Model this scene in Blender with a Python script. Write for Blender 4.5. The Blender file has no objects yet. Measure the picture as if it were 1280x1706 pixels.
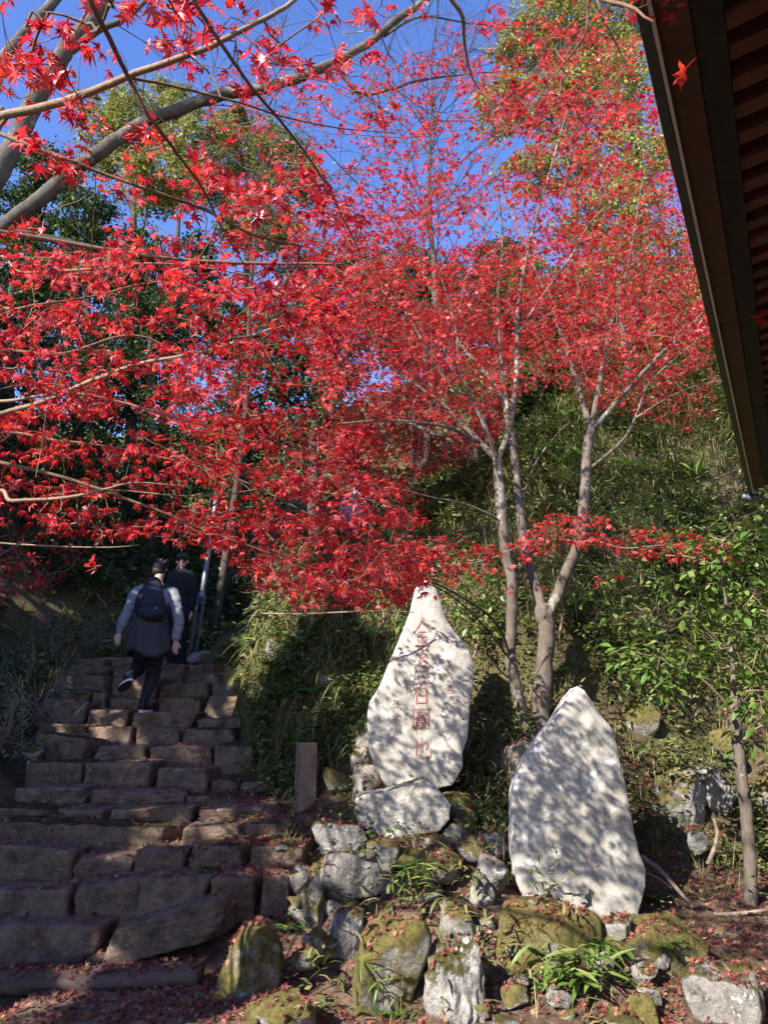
import bpy, bmesh, math, random
import numpy as np
from mathutils import Vector, Matrix, Euler
from mathutils.bvhtree import BVHTree

# ------------------------------------------------------------------ camera, sky, sun
SC = bpy.context.scene
COL = SC.collection
F, CX, CY, HC = 1290.0, 640.0, 853.0, 1.5
PITCH = math.radians(14.4)
CP, SP = math.cos(PITCH), math.sin(PITCH)
SUN_AZ, SUN_EL = math.radians(42), math.radians(35)
cd = bpy.data.cameras.new('camera'); cam = bpy.data.objects.new('camera', cd); COL.objects.link(cam)
cd.sensor_fit = 'VERTICAL'; cd.sensor_height = 24; cd.lens = 24 * F / 1706.0
cd.clip_start = 0.02; cd.clip_end = 500
cam.location = (0, 0, HC); cam.rotation_euler = (math.pi / 2 + PITCH, 0, 0)
SC.camera = cam
W = bpy.data.worlds.new('World'); SC.world = W; W.use_nodes = True
wn = W.node_tree; bg = wn.nodes['Background']
sky = wn.nodes.new('ShaderNodeTexSky'); sky.sky_type = 'NISHITA'; sky.sun_disc = False
sky.sun_elevation = SUN_EL; sky.sun_rotation = math.radians(222)
sky.air_density = 1.0; sky.dust_density = 0.1; sky.ozone_density = 2.2
hs = wn.nodes.new('ShaderNodeHueSaturation'); hs.inputs['Saturation'].default_value = 1.2; hs.inputs['Hue'].default_value = .518
wn.links.new(sky.outputs[0], hs.inputs['Color']); wn.links.new(hs.outputs[0], bg.inputs[0]); bg.inputs[1].default_value = 0.15
sl = bpy.data.lights.new('sun', 'SUN'); sun = bpy.data.objects.new('sun', sl); COL.objects.link(sun)
sl.energy = 5.0; sl.angle = math.radians(0.53); sl.color = (1.0, 0.94, 0.86)
S = np.array([-math.sin(SUN_AZ) * math.cos(SUN_EL), -math.cos(SUN_AZ) * math.cos(SUN_EL), math.sin(SUN_EL)])
sun.rotation_euler = Vector(-S).to_track_quat('-Z', 'Y').to_euler(); sun.location = (-6, -8, 14)
SC.view_settings.view_transform = 'Standard'
try: SC.view_settings.look = 'None'
except Exception: pass
SC.view_settings.exposure = 1.27; SC.view_settings.gamma = 1.0; SC.view_settings.use_curve_mapping = False
cy = SC.cycles
cy.max_bounces = 6; cy.diffuse_bounces = 3; cy.glossy_bounces = 2; cy.transmission_bounces = 3; cy.transparent_max_bounces = 4
cy.use_denoising = True
try: cy.denoising_prefilter = 'ACCURATE'
except Exception: pass
cy.sample_clamp_indirect = 4.0

RNG = np.random.RandomState(11)
rnd = random.Random(5)

# ------------------------------------------------------------------ helpers
def P(px, py, Y):
    """the point at world depth Y that the photograph shows at (px, py)"""
    u = (px - CX) / F; v = (CY - py) / F
    dy = CP - v * SP; dz = SP + v * CP
    t = Y / dy
    return np.array([u * t, Y, HC + dz * t])
def mpp(py, Y):
    return Y / (CP - (CY - py) / F * SP) / F
def to_px(p):
    p = np.asarray(p, float)
    x, y, z = p[..., 0], p[..., 1], p[..., 2] - HC
    zc = y * CP + z * SP; yc = z * CP - y * SP
    return CX + F * x / zc, CY - F * yc / zc
def Lp(*a):
    return [P(*q) for q in a]

def tag(o, label=None, cat=None, group=None, kind=None):
    if label: o['label'] = label
    if cat: o['category'] = cat; o['kind'] = 'thing'
    if group: o['group'] = group
    if kind: o['kind'] = kind
    return o
def link(name, data, parent=None, loc=None):
    o = bpy.data.objects.new(name, data); COL.objects.link(o)
    if parent is not None: o.parent = parent
    if loc is not None: o.location = loc
    return o
def empty(name, loc, label, cat, group=None):
    o = link(name, None, None, loc); o.empty_display_size = 0.1
    return tag(o, label, cat, group)
def mesh_np(name, V, T, mat=None, tint=None, smooth=True):
    """mesh from numpy arrays of vertices and equal-sized faces"""
    V = np.asarray(V, np.float32); T = np.asarray(T, np.int32)
    me = bpy.data.meshes.new(name)
    n = T.shape[1]
    me.vertices.add(len(V)); me.vertices.foreach_set('co', V.ravel())
    me.loops.add(T.size); me.loops.foreach_set('vertex_index', T.ravel())
    me.polygons.add(len(T))
    me.polygons.foreach_set('loop_start', np.arange(0, T.size, n, dtype=np.int32))
    try: me.polygons.foreach_set('loop_total', np.full(len(T), n, np.int32))
    except Exception: pass
    me.polygons.foreach_set('use_smooth', np.full(len(T), bool(smooth)))
    if tint is not None:
        a = me.attributes.new('tint', 'FLOAT', 'POINT')
        a.data.foreach_set('value', np.asarray(tint, np.float32))
    me.update(calc_edges=True)
    if mat is not None: me.materials.append(mat)
    return me
class MB:
    """collects numpy pieces into one mesh"""
    def __init__(s): s.V = []; s.T = []; s.t = []; s.n = 0
    def add(s, V, T, tint=0.5):
        V = np.asarray(V, float); T = np.asarray(T, int)
        if len(V) == 0: return
        s.V.append(V); s.T.append(T + s.n)
        s.t.append(np.full(len(V), tint) if np.isscalar(tint) else np.asarray(tint)); s.n += len(V)
    def mesh(s, name, mat, smooth=True, off=None):
        V = np.concatenate(s.V)
        if off is not None: V = V - np.asarray(off)
        return mesh_np(name, V, np.concatenate(s.T), mat, np.concatenate(s.t), smooth)

def hashf(ix, iy, iz, seed):
    h = (ix * 374761393 + iy * 668265263 + iz * 2147483647 + seed * 974711) & 0xffffffff
    h = ((h ^ (h >> 13)) * 1274126177) & 0xffffffff
    return ((h ^ (h >> 16)) & 0xffff) / 65535.0 * 2 - 1
def vnoise(p, seed=0):
    p = np.asarray(p, float); i = np.floor(p).astype(np.int64); f = p - i; f = f * f * (3 - 2 * f)
    out = 0
    for a in (0, 1):
        for b in (0, 1):
            for c in (0, 1):
                w = (f[..., 0] if a else 1 - f[..., 0]) * (f[..., 1] if b else 1 - f[..., 1]) * (f[..., 2] if c else 1 - f[..., 2])
                out = out + w * hashf(i[..., 0] + a, i[..., 1] + b, i[..., 2] + c, seed)
    return out
def fbm(p, seed=0, o=4):
    s = 0; a = 1
    for k in range(o):
        s = s + a * vnoise(np.asarray(p) * 2 ** k, seed + k); a *= .5
    return s

# ------------------------------------------------------------------ materials
def new_mat(name):
    m = bpy.data.materials.new(name); m.use_nodes = True
    nt = m.node_tree; b = nt.nodes['Principled BSDF']
    return m, nt, b
def nd(nt, t, **kw):
    n = nt.nodes.new(t)
    for k, v in kw.items(): setattr(n, k, v)
    return n
def ramp(nt, stops, fac=None):
    r = nd(nt, 'ShaderNodeValToRGB'); e = r.color_ramp.elements
    while len(e) < len(stops): e.new(0.5)
    for q, (p, c) in zip(e, stops):
        q.position = p; q.color = (*c, 1) if len(c) == 3 else c
    if fac is not None: nt.links.new(fac, r.inputs[0])
    return r
def coords(nt, scale=1.0, rand=True):
    tc = nd(nt, 'ShaderNodeTexCoord'); 
    if not rand: return tc.outputs['Object']
    oi = nd(nt, 'ShaderNodeObjectInfo')
    ad = nd(nt, 'ShaderNodeVectorMath', operation='MULTIPLY_ADD')
    nt.links.new(oi.outputs['Random'], ad.inputs[0]); ad.inputs[1].default_value = (37, 53, 19)
    nt.links.new(tc.outputs['Object'], ad.inputs[2])
    return ad.outputs[0]
def noise(nt, vec, scale, detail=5, rough=.6, dist=0):
    n = nd(nt, 'ShaderNodeTexNoise'); n.inputs['Scale'].default_value = scale; n.inputs['Detail'].default_value = detail
    n.inputs['Roughness'].default_value = rough; n.inputs['Distortion'].default_value = dist
    nt.links.new(vec, n.inputs['Vector']); return n.outputs['Fac']
def mixc(nt, fac, a, b):
    m = nd(nt, 'ShaderNodeMix', data_type='RGBA')
    for s, v in ((0, fac), (6, a), (7, b)):
        if isinstance(v, (int, float)): m.inputs[s].default_value = v
        elif isinstance(v, tuple): m.inputs[s].default_value = (*v, 1)
        else: nt.links.new(v, m.inputs[s])
    return m.outputs[2]
def math_(nt, op, a, b=None, clamp=False):
    m = nd(nt, 'ShaderNodeMath', operation=op); m.use_clamp = clamp
    for i, v in enumerate((a, b)):
        if v is None: continue
        if isinstance(v, (int, float)): m.inputs[i].default_value = v
        else: nt.links.new(v, m.inputs[i])
    return m.outputs[0]
def sstep(nt, v, lo, hi):
    m = nd(nt, 'ShaderNodeMapRange'); m.interpolation_type = 'SMOOTHSTEP'
    m.inputs[1].default_value = lo; m.inputs[2].default_value = hi
    nt.links.new(v, m.inputs[0]); return m.outputs[0]
def bump(nt, b, h, strength, dist=0.01):
    n = nd(nt, 'ShaderNodeBump'); n.inputs['Strength'].default_value = strength; n.inputs['Distance'].default_value = dist
    nt.links.new(h, n.inputs['Height']); nt.links.new(n.outputs[0], b.inputs['Normal'])
def simple_mat(name, c1, c2, scale=8, rough=.8, bmp=.3, bd=.005, metal=0, spec=.3, rand=True):
    m, nt, b = new_mat(name); v = coords(nt, rand=rand)
    n = noise(nt, v, scale)
    nt.links.new(ramp(nt, [(.3, c1), (.7, c2)], n).outputs[0], b.inputs['Base Color'])
    b.inputs['Roughness'].default_value = rough; b.inputs['Metallic'].default_value = metal
    b.inputs['Specular IOR Level'].default_value = spec
    if bmp: bump(nt, b, noise(nt, v, scale * 5), bmp, bd)
    return m
def rock_mat(name, c1, c2, lichen=0.0, moss=0.0, mossc=((.05, .048, .014), (.17, .15, .045)), lich=(.52, .53, .5), sc=6.0):
    m, nt, b = new_mat(name); v = coords(nt)
    n1 = noise(nt, v, sc, 8, .65); n2 = noise(nt, v, sc * 9, 6, .7)
    mm = math_(nt, 'ADD', math_(nt, 'MULTIPLY', n1, .65), math_(nt, 'MULTIPLY', n2, .35))
    c = ramp(nt, [(.36, c1), (.62, c2)], mm).outputs[0]
    h = math_(nt, 'ADD', math_(nt, 'MULTIPLY', n1, 1.2), math_(nt, 'MULTIPLY', n2, .6))
    if lichen > 0:
        vo = nd(nt, 'ShaderNodeTexVoronoi'); vo.inputs['Scale'].default_value = sc * 1.6
        nt.links.new(v, vo.inputs['Vector'])
        ln = noise(nt, v, sc * 2.2, 7, .75, .6)
        lf = sstep(nt, ln, .66 - .2 * lichen, .70 - .2 * lichen)
        c = mixc(nt, lf, c, mixc(nt, n2, tuple(q * .75 for q in lich), lich))
    if moss > 0:
        g = nd(nt, 'ShaderNodeNewGeometry'); sx = nd(nt, 'ShaderNodeSeparateXYZ'); nt.links.new(g.outputs['Normal'], sx.inputs[0])
        mn = noise(nt, v, sc * 1.1, 7, .7)
        mf = math_(nt, 'ADD', math_(nt, 'MULTIPLY', sx.outputs[2], .28), math_(nt, 'MULTIPLY', mn, 1.0))
        mf = sstep(nt, mf, .72 - .38 * moss, .86 - .38 * moss)
        n3 = noise(nt, v, sc * 5, 6, .7)
        mc = ramp(nt, [(.32, mossc[0]), (.68, mossc[1])], n3).outputs[0]
        c = mixc(nt, mf, c, mc)
        n4 = noise(nt, v, sc * 30, 4, .7)
        h = math_(nt, 'ADD', h, math_(nt, 'MULTIPLY', math_(nt, 'MULTIPLY', n4, 1.0), mf))
    nt.links.new(c, b.inputs['Base Color']); b.inputs['Roughness'].default_value = .88
    b.inputs['Specular IOR Level'].default_value = .25
    bump(nt, b, h, .9, .028)
    return m
def leaf_mat(name, stops, rough=.45, trans=.3, spec=.5, tsat=None):
    m, nt, b = new_mat(name)
    at = nd(nt, 'ShaderNodeAttribute', attribute_name='tint')
    tc = nd(nt, 'ShaderNodeTexCoord')
    nz = noise(nt, tc.outputs['Object'], 30, 3)
    f = math_(nt, 'ADD', at.outputs['Fac'], math_(nt, 'MULTIPLY', math_(nt, 'SUBTRACT', nz, .5), .18))
    c = ramp(nt, stops, f).outputs[0]
    nt.links.new(c, b.inputs['Base Color'])
    b.inputs['Roughness'].default_value = rough; b.inputs['Specular IOR Level'].default_value = spec
    tr = nd(nt, 'ShaderNodeBsdfTranslucent'); mx = nd(nt, 'ShaderNodeMixShader'); mx.inputs[0].default_value = trans
    nt.links.new(c, tr.inputs[0]); nt.links.new(b.outputs[0], mx.inputs[1]); nt.links.new(tr.outputs[0], mx.inputs[2])
    nt.links.new(mx.outputs[0], nt.nodes['Material Output'].inputs[0])
    return m
def bark_mat(name, c1, c2, sc=9, lich=None, stretch=(1, 1, .25)):
    m, nt, b = new_mat(name); tc = nd(nt, 'ShaderNodeTexCoord')
    mp = nd(nt, 'ShaderNodeMapping'); mp.inputs['Scale'].default_value = stretch; nt.links.new(tc.outputs['Object'], mp.inputs[0])
    n1 = noise(nt, mp.outputs[0], sc, 7, .65); n2 = noise(nt, mp.outputs[0], sc * 7, 5, .7)
    c = ramp(nt, [(.33, c1), (.67, c2)], math_(nt, 'ADD', math_(nt, 'MULTIPLY', n1, .6), math_(nt, 'MULTIPLY', n2, .4))).outputs[0]
    if lich:
        lf = sstep(nt, noise(nt, tc.outputs['Object'], 5, 6, .7), .56, .64)
        c = mixc(nt, lf, c, lich)
    nt.links.new(c, b.inputs['Base Color']); b.inputs['Roughness'].default_value = .85; b.inputs['Specular IOR Level'].default_value = .2
    bump(nt, b, n2, .6, .008)
    return m

RED = [(0.0, (.20, .006, .014)), (.25, (.50, .013, .028)), (.5, (.76, .026, .046)), (.78, (.84, .065, .03)), (1.0, (.82, .17, .18))]
M = {}
M['maple'] = leaf_mat('maple_leaf', RED, .40, .5, 1.0)
M['maple_far'] = leaf_mat('maple_leaf_far', [(0, (.16, .006, .012)), (.5, (.56, .024, .036)), (1, (.70, .08, .05))], .5, .34, .4)
M['litter'] = leaf_mat('fallen_leaf', [(0, (.09, .015, .015)), (.3, (.19, .045, .038)), (.6, (.27, .095, .07)), (.85, (.34, .17, .11)), (1, (.44, .27, .15))], .7, .1, .25)
M['green'] = leaf_mat('green_leaf', [(0, (.025, .05, .01)), (.4, (.07, .135, .02)), (.75, (.13, .23, .04)), (1, (.26, .29, .09))], .42, .3, .5)
M['under'] = leaf_mat('undergrowth_leaf', [(0, (.03, .045, .012)), (.3, (.09, .125, .032)), (.55, (.19, .215, .065)), (.78, (.34, .29, .14)), (1, (.50, .40, .24))], .6, .2, .3)
M['ever'] = leaf_mat('evergreen_leaf', [(0, (.015, .03, .008)), (.5, (.045, .075, .016)), (1, (.12, .14, .03))], .55, .25, .35)
M['yellowgreen'] = leaf_mat('yellow_green_leaf', [(0, (.11, .13, .025)), (.5, (.26, .26, .06)), (1, (.42, .36, .11))], .55, .35, .3)
M['bark_maple'] = bark_mat('maple_bark', (.06, .047, .037), (.21, .17, .135), 7, (.30, .28, .24))
M['twig'] = bark_mat('twig_bark', (.10, .055, .035), (.26, .17, .11), 20)
M['twig_tan_lit'] = bark_mat('tan_lit_twig_bark', (.20, .14, .09), (.38, .29, .2), 20)  # tan bark; on the foreground maple its paler tone paints boughs as sunlit
M['bark_grey'] = bark_mat('grey_bark', (.035, .03, .025), (.15, .13, .108), 9, (.24, .23, .20), (1, 1, .6))
M['bark_dark'] = bark_mat('dark_bark', (.03, .022, .016), (.11, .085, .065), 7)
M['rock_moss'] = rock_mat('mossy_rock', (.13, .12, .10), (.40, .37, .32), .35, .86, ((.085, .072, .024), (.31, .26, .08)))
M['rock_halfmoss'] = rock_mat('half_mossy_rock', (.13, .12, .105), (.38, .355, .31), .45, .55, ((.085, .072, .024), (.30, .25, .08)))
M['rock_grey'] = rock_mat('grey_rock', (.115, .105, .095), (.36, .335, .30), .35, .25)
M['rock_white'] = rock_mat('white_rock', (.15, .14, .13), (.43, .41, .38), .5, .4)
M['rock_brown'] = rock_mat('brown_rock', (.15, .12, .09), (.36, .29, .23), .35, .2)
M['step'] = rock_mat('step_stone', (.08, .053, .036), (.29, .205, .145), .32, .0, ((.04, .045, .012), (.10, .09, .02)), (.34, .31, .28), 9)
M['step_moss'] = rock_mat('mossy_step_stone', (.075, .053, .036), (.27, .198, .138), .3, .2, ((.035, .04, .012), (.10, .09, .022)), (.34, .31, .28), 9)
def stele_mat():
    m, nt, b = new_mat('memorial_stone_face'); tc = nd(nt, 'ShaderNodeTexCoord'); v = tc.outputs['Object']
    mp = nd(nt, 'ShaderNodeMapping'); mp.inputs['Scale'].default_value = (1, 1, .16); nt.links.new(v, mp.inputs[0])
    n1 = noise(nt, v, 2.2, 6, .6, .4); n2 = noise(nt, v, 22, 8, .72); st = noise(nt, mp.outputs[0], 13, 6, .65)
    c = ramp(nt, [(.3, (.30, .275, .235)), (.5, (.44, .415, .36)), (.7, (.54, .52, .475))], math_(nt, 'ADD', math_(nt, 'MULTIPLY', n1, .6), math_(nt, 'MULTIPLY', n2, .4))).outputs[0]
    c = mixc(nt, math_(nt, 'MULTIPLY', sstep(nt, st, .56, .72), .45), c, (.27, .245, .20))
    c = mixc(nt, math_(nt, 'MULTIPLY', sstep(nt, noise(nt, v, 5.5, 7, .75, .5), .57, .62), .85), c, (.74, .73, .70))
    c = mixc(nt, math_(nt, 'MULTIPLY', sstep(nt, noise(nt, v, 7.5, 7, .75, .3), .60, .66), .7), c, (.40, .37, .25))
    vo = nd(nt, 'ShaderNodeTexVoronoi'); vo.inputs['Scale'].default_value = 55; nt.links.new(v, vo.inputs['Vector'])
    pit = math_(nt, 'MULTIPLY', math_(nt, 'SUBTRACT', 1.0, sstep(nt, vo.outputs['Distance'], .08, .2)), sstep(nt, n1, .5, .6))
    c = mixc(nt, math_(nt, 'MULTIPLY', pit, .6), c, (.16, .14, .12))
    nt.links.new(c, b.inputs['Base Color']); b.inputs['Roughness'].default_value = .9; b.inputs['Specular IOR Level'].default_value = .2
    h = math_(nt, 'SUBTRACT', math_(nt, 'ADD', n1, math_(nt, 'MULTIPLY', n2, .55)), math_(nt, 'MULTIPLY', pit, .35)); bump(nt, b, h, .8, .02)
    return m
M['stele'] = stele_mat()
M['stele_base'] = rock_mat('pale_base_stone', (.30, .28, .24), (.58, .55, .48), .65, .02, lich=(.68, .67, .58))
M['post'] = rock_mat('post_stone', (.20, .14, .10), (.40, .30, .22), .05, 0)
M['pillar'] = rock_mat('pillar_stone', (.20, .17, .14), (.36, .31, .26), .15, .05)
M['redpaint'] = simple_mat('red_pigment', (.40, .14, .12), (.54, .30, .25), 40, .8, 0)
M['carve'] = simple_mat('carved_groove', (.42, .40, .36), (.56, .53, .48), 40, .9, 0)
M['carve_pink'] = simple_mat('worn_red_groove', (.46, .33, .30), (.54, .45, .41), 40, .9, 0)
M['metal'] = simple_mat('galvanised_metal', (.12, .13, .16), (.22, .24, .28), 25, .5, .1, .002, .6, .5)
M['fascia'] = simple_mat('brown_painted_wood', (.055, .024, .016), (.095, .043, .026), 12, .6, .15, .002)
M['darkwood'] = simple_mat('dark_wood', (.018, .016, .015), (.034, .029, .026), 12, .7, .15, .002)
M['rafter'] = simple_mat('red_brown_rafter_paint', (.085, .030, .023), (.15, .058, .044), 10, .6, .2, .002)
M['sheath'] = simple_mat('red_brown_roof_boards', (.06, .02, .016), (.10, .035, .025), 10, .8, .1, .002)
M['gutter'] = simple_mat('black_gutter', (.03, .028, .028), (.05, .045, .045), 10, .5, 0, 0, 0, .4)
M['zinc'] = simple_mat('pale_metal_edge', (.45, .44, .43), (.6, .59, .58), 14, .45, 0, 0, .3, .5)
M['rooftile'] = simple_mat('grey_roof_tile', (.10, .10, .11), (.16, .16, .17), 6, .6, .2)
M['timber'] = bark_mat('weathered_timber', (.055, .038, .03), (.17, .125, .10), 10, None, (.12, 1, 1))
M['stick'] = bark_mat('dead_stick', (.16, .11, .08), (.38, .30, .24), 12)

def ground_mat():
    m, nt, b = new_mat('leafy_soil'); tc = nd(nt, 'ShaderNodeTexCoord'); v = tc.outputs['Object']
    n1 = noise(nt, v, .9, 6); n2 = noise(nt, v, 14, 6, .7); n3 = noise(nt, v, 45, 4, .7)
    c = ramp(nt, [(.3, (.05, .034, .025)), (.5, (.13, .088, .062)), (.7, (.24, .17, .12))], n2).outputs[0]
    gr = ramp(nt, [(.3, (.04, .042, .014)), (.7, (.14, .13, .045))], n3).outputs[0]
    at = nd(nt, 'ShaderNodeAttribute', attribute_name='tint')
    f = math_(nt, 'MULTIPLY', at.outputs['Fac'], sstep(nt, math_(nt, 'ADD', math_(nt, 'MULTIPLY', n1, .6), math_(nt, 'MULTIPLY', n2, .4)), .38, .6))
    nt.links.new(mixc(nt, f, c, gr), b.inputs['Base Color']); b.inputs['Roughness'].default_value = .95
    b.inputs['Specular IOR Level'].default_value = .1
    bump(nt, b, math_(nt, 'ADD', n2, n3), .8, .03)
    return m
M['ground'] = ground_mat()

# ------------------------------------------------------------------ terrain
ROWS = [(1535, 4.9), (1476, 5.18), (1418, 5.48), (1376, 5.8), (1346, 6.15), (1318, 6.52), (1275, 6.95), (1246, 7.42), (1213, 7.95), (1187, 8.5),
        (1163, 8.9), (1137, 9.3), (1119, 9.7), (1105, 10.1), (1092, 10.5)]
ROWZ = [P(200, y, Y)[2] for y, Y in ROWS]
ctrl = []
def cpt(px, py, Y, dz=0): q = P(px, py, Y); ctrl.append((q[0], q[1], q[2] + dz))
for (y, Y), z in zip(ROWS, ROWZ):
    for px in (30, 230, 400): cpt(px, y, Y + .2); ctrl[-1] = (ctrl[-1][0], ctrl[-1][1], z - .16)
for x in (-8, -5, -3, -1, 0.3, 1.6, 3, 5, 8):
    for yy in (-8, -4, -1, 1.5, 3, 3.9): ctrl.append((x, yy, 0.0 + (max(0, -x - 4) * .35)))
for x in (-2.2, -1.2, -.5): ctrl.append((x, 4.55, .02))
for a in [(500, 1706, 4.35), (640, 1706, 4.35), (800, 1706, 4.35), (1000, 1706, 4.3), (1270, 1700, 4.3), (1280, 1560, 5.2), (470, 1420, 6.0),
          (508, 1347, 6.6), (450, 1330, 6.9), (560, 1360, 6.3), (660, 1330, 6.1), (740, 1330, 6.2), (560, 1500, 5.1), (700, 1480, 5.2), (620, 1420, 5.6),
          (840, 1420, 5.9), (820, 1490, 5.2), (1000, 1500, 5.5), (1100, 1450, 5.9), (1200, 1460, 6.0), (1280, 1500, 5.7), (1050, 1560, 5.1), (1180, 1560, 5.2),
          (1100, 1340, 6.5), (1200, 1290, 6.9), (1280, 1250, 7.0), (1250, 1100, 7.4), (1100, 1150, 7.1), (1200, 950, 8.0), (1050, 1000, 7.6),
          (1200, 800, 8.8), (1150, 700, 9.6), (1150, 600, 10.8), (1000, 680, 9.8), (880, 1235, 6.5), (760, 1180, 6.9), (860, 1050, 7.0), (980, 1150, 6.9),
          (740, 1050, 7.3), (880, 900, 7.9), (760, 900, 8.3), (900, 760, 9.0), (800, 800, 9.6), (600, 1200, 7.1), (520, 1220, 7.4),
          (600, 1050, 7.6), (460, 1260, 7.4), (440, 1170, 8.0), (470, 1060, 8.1), (410, 1090, 8.9), (430, 1000, 8.9), (600, 950, 8.4), (660, 880, 9.2), (520, 940, 9.2), (400, 1010, 10.5),
          (-10, 1290, 6.8), (-40, 1345, 6.3), (-120, 1430, 5.6), (25, 1190, 8.0), (-110, 1120, 7.4), (55, 1095, 9.8), (-60, 1010, 8.6), (40, 1000, 11), (-260, 1000, 7)]:
    cpt(*a)
ctrl += [(-3.2, 11.5, 2.35), (-2.2, 12.5, 2.6), (-3, 15, 3.4), (-5, 13, 4.2), (-7, 10, 4.5), (-7, 6, 3.2), (-9, 8, 5), (-12, 14, 8), (-6, 20, 6), (0, 16, 6.0), (0, 13, 4.4), (-1, 11.3, 3.5), (1.2, 12.5, 5.0),
         (3.2, 14, 7.4), (5, 11, 7.2), (5, 8, 4.0), (4, 6.4, 1.2), (7, 6, 1.8), (9, 10, 7), (6, 18, 12), (0, 24, 10), (-10, 26, 10), (10, 28, 17), (-20, 20, 12), (22, 20, 16),
         (0, 45, 20), (-30, 45, 16), (30, 45, 26), (0, 70, 26), (-45, 70, 20), (45, 70, 32), (-40, 0, 8), (-14, -2, 3.5), (14, 2, 0), (40, 0, 2), (0, -15, 0), (-40, -15, 4), (40, -15, 0), (14, 8, 4)]
ctrl = np.array(ctrl)
_d = np.linalg.norm(ctrl[:, None, :2] - ctrl[None, :, :2], axis=2)
_A = np.sqrt(_d ** 2 + .09); _n = len(ctrl)
_K = np.block([[_A + np.eye(_n) * -.02, np.ones((_n, 1))], [np.ones((1, _n)), np.zeros((1, 1))]])
_w = np.linalg.solve(_K, np.append(ctrl[:, 2], 0))
def terr0(xy):
    xy = np.asarray(xy, float).reshape(-1, 2); out = np.empty(len(xy))
    for i in range(0, len(xy), 4000):
        q = xy[i:i + 4000]; d = np.sqrt(((q[:, None] - ctrl[None, :, :2]) ** 2).sum(2) + .09)
        out[i:i + 4000] = d @ _w[:-1] + _w[-1]
    return out
def in_stairs(xy):
    xy = np.asarray(xy); return (xy[:, 1] > 4.6) & (xy[:, 1] < 10.8) & (xy[:, 0] > -2.75 - .30 * (xy[:, 1] - 5.0)) & (xy[:, 0] < -.60 - .27 * (xy[:, 1] - 5.3))
def terr(xy):
    xy = np.asarray(xy, float).reshape(-1, 2); z = terr0(xy)
    p3 = np.c_[xy, np.zeros(len(xy))]
    a = np.clip((xy[:, 1] - 5.0) / 2, 0, 1) * np.where(in_stairs(xy), .1, 1)
    return z + a * (.10 * fbm(p3 * 1.7, 3, 4)) + .015 * fbm(p3 * 6, 9, 2)
gx = np.concatenate([np.linspace(-45, -8, 16, endpoint=False), np.linspace(-8, -4, 24, endpoint=False), np.linspace(-4, 4.5, 170, endpoint=False), np.linspace(4.5, 9, 24, endpoint=False), np.linspace(9, 45, 16)])
gy = np.concatenate([np.linspace(-15, 3, 16, endpoint=False), np.linspace(3, 11, 190, endpoint=False), np.linspace(11, 20, 40, endpoint=False), np.linspace(20, 70, 26)])
GX, GY = np.meshgrid(gx, gy); xy = np.c_[GX.ravel(), GY.ravel()]
tz = terr(xy); nx, ny = len(gx), len(gy)
ii = np.arange(nx * ny).reshape(ny, nx)
q = np.c_[ii[:-1, :-1].ravel(), ii[:-1, 1:].ravel(), ii[1:, 1:].ravel(), ii[1:, :-1].ravel()]
tt = np.clip((xy[:, 1] - 6.0) / 1.0 + .2 * vnoise(np.c_[xy, xy[:, 0] * 0] * 2, 5), 0, 1)
ground = link('hillside_ground', mesh_np('hillside_ground', np.c_[xy, tz], q, M['ground'], tt)); tag(ground, kind='structure')
BVH_V = [np.c_[xy, tz]]; BVH_F = [np.concatenate([q[:, [0, 1, 2]], q[:, [0, 2, 3]]])]
_bn = len(xy)
def reg(V, T):
    global _bn
    BVH_V.append(np.asarray(V)); BVH_F.append(np.asarray(T) + _bn); _bn += len(V)

# ------------------------------------------------------------------ rocks
def ico(sub):
    bm = bmesh.new(); bmesh.ops.create_icosphere(bm, subdivisions=sub, radius=1)
    V = np.array([v.co[:] for v in bm.verts]); T = np.array([[v.index for v in f.verts] for f in bm.faces]); bm.free()
    return V / np.linalg.norm(V, axis=1)[:, None], T
ICO = {k: ico(k) for k in (2, 3, 4, 5)}
def rock_verts(seed, half, sub=5, planes=13, k=14, amp=.06, box=False, flat=.0, jag=0.0):
    r = np.random.RandomState(seed); D, T = ICO[sub]
    if box:
        N = np.array([[1, 0, 0], [-1, 0, 0], [0, 1, 0], [0, -1, 0], [0, 0, 1], [0, 0, -1]], float) + r.normal(0, .055, (6, 3)); o = np.ones(6) * .95
        N2 = r.normal(0, 1, (5, 3)); N2 /= np.linalg.norm(N2, axis=1)[:, None]; N = np.r_[N, N2]; o = np.r_[o, r.uniform(1.15, 1.5, 5)]
    else:
        N = r.normal(0, 1, (planes, 3)); o = r.uniform(.72, 1.0, planes)
    N /= np.linalg.norm(N, axis=1)[:, None]
    dot = D @ N.T
    q = np.where(dot > .08, o[None] / np.maximum(dot, .08), 30)
    rr = -np.log(np.exp(-k * q).sum(1) + math.exp(-k * 1.75)) / k
    V = D * rr[:, None]
    V = V * (1 + amp * fbm(D * 2.1 + seed * 1.37, seed, 4)[:, None] + amp * (.8 if box else .45) * fbm(D * (9 if box else 7) + seed, seed + 7, 3)[:, None])
    if jag: V = V * (1 + jag * np.abs(fbm(D * 3.5 * np.array([1.6, 1.6, .7]) + seed, seed + 3, 4))[:, None] - jag * .4)
    ext = np.array([np.abs(V[:, i]).max() for i in range(3)])
    if not box: V = V / ext
    V = V * np.asarray(half)
    return V, T
ROCKN = [0]
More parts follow.
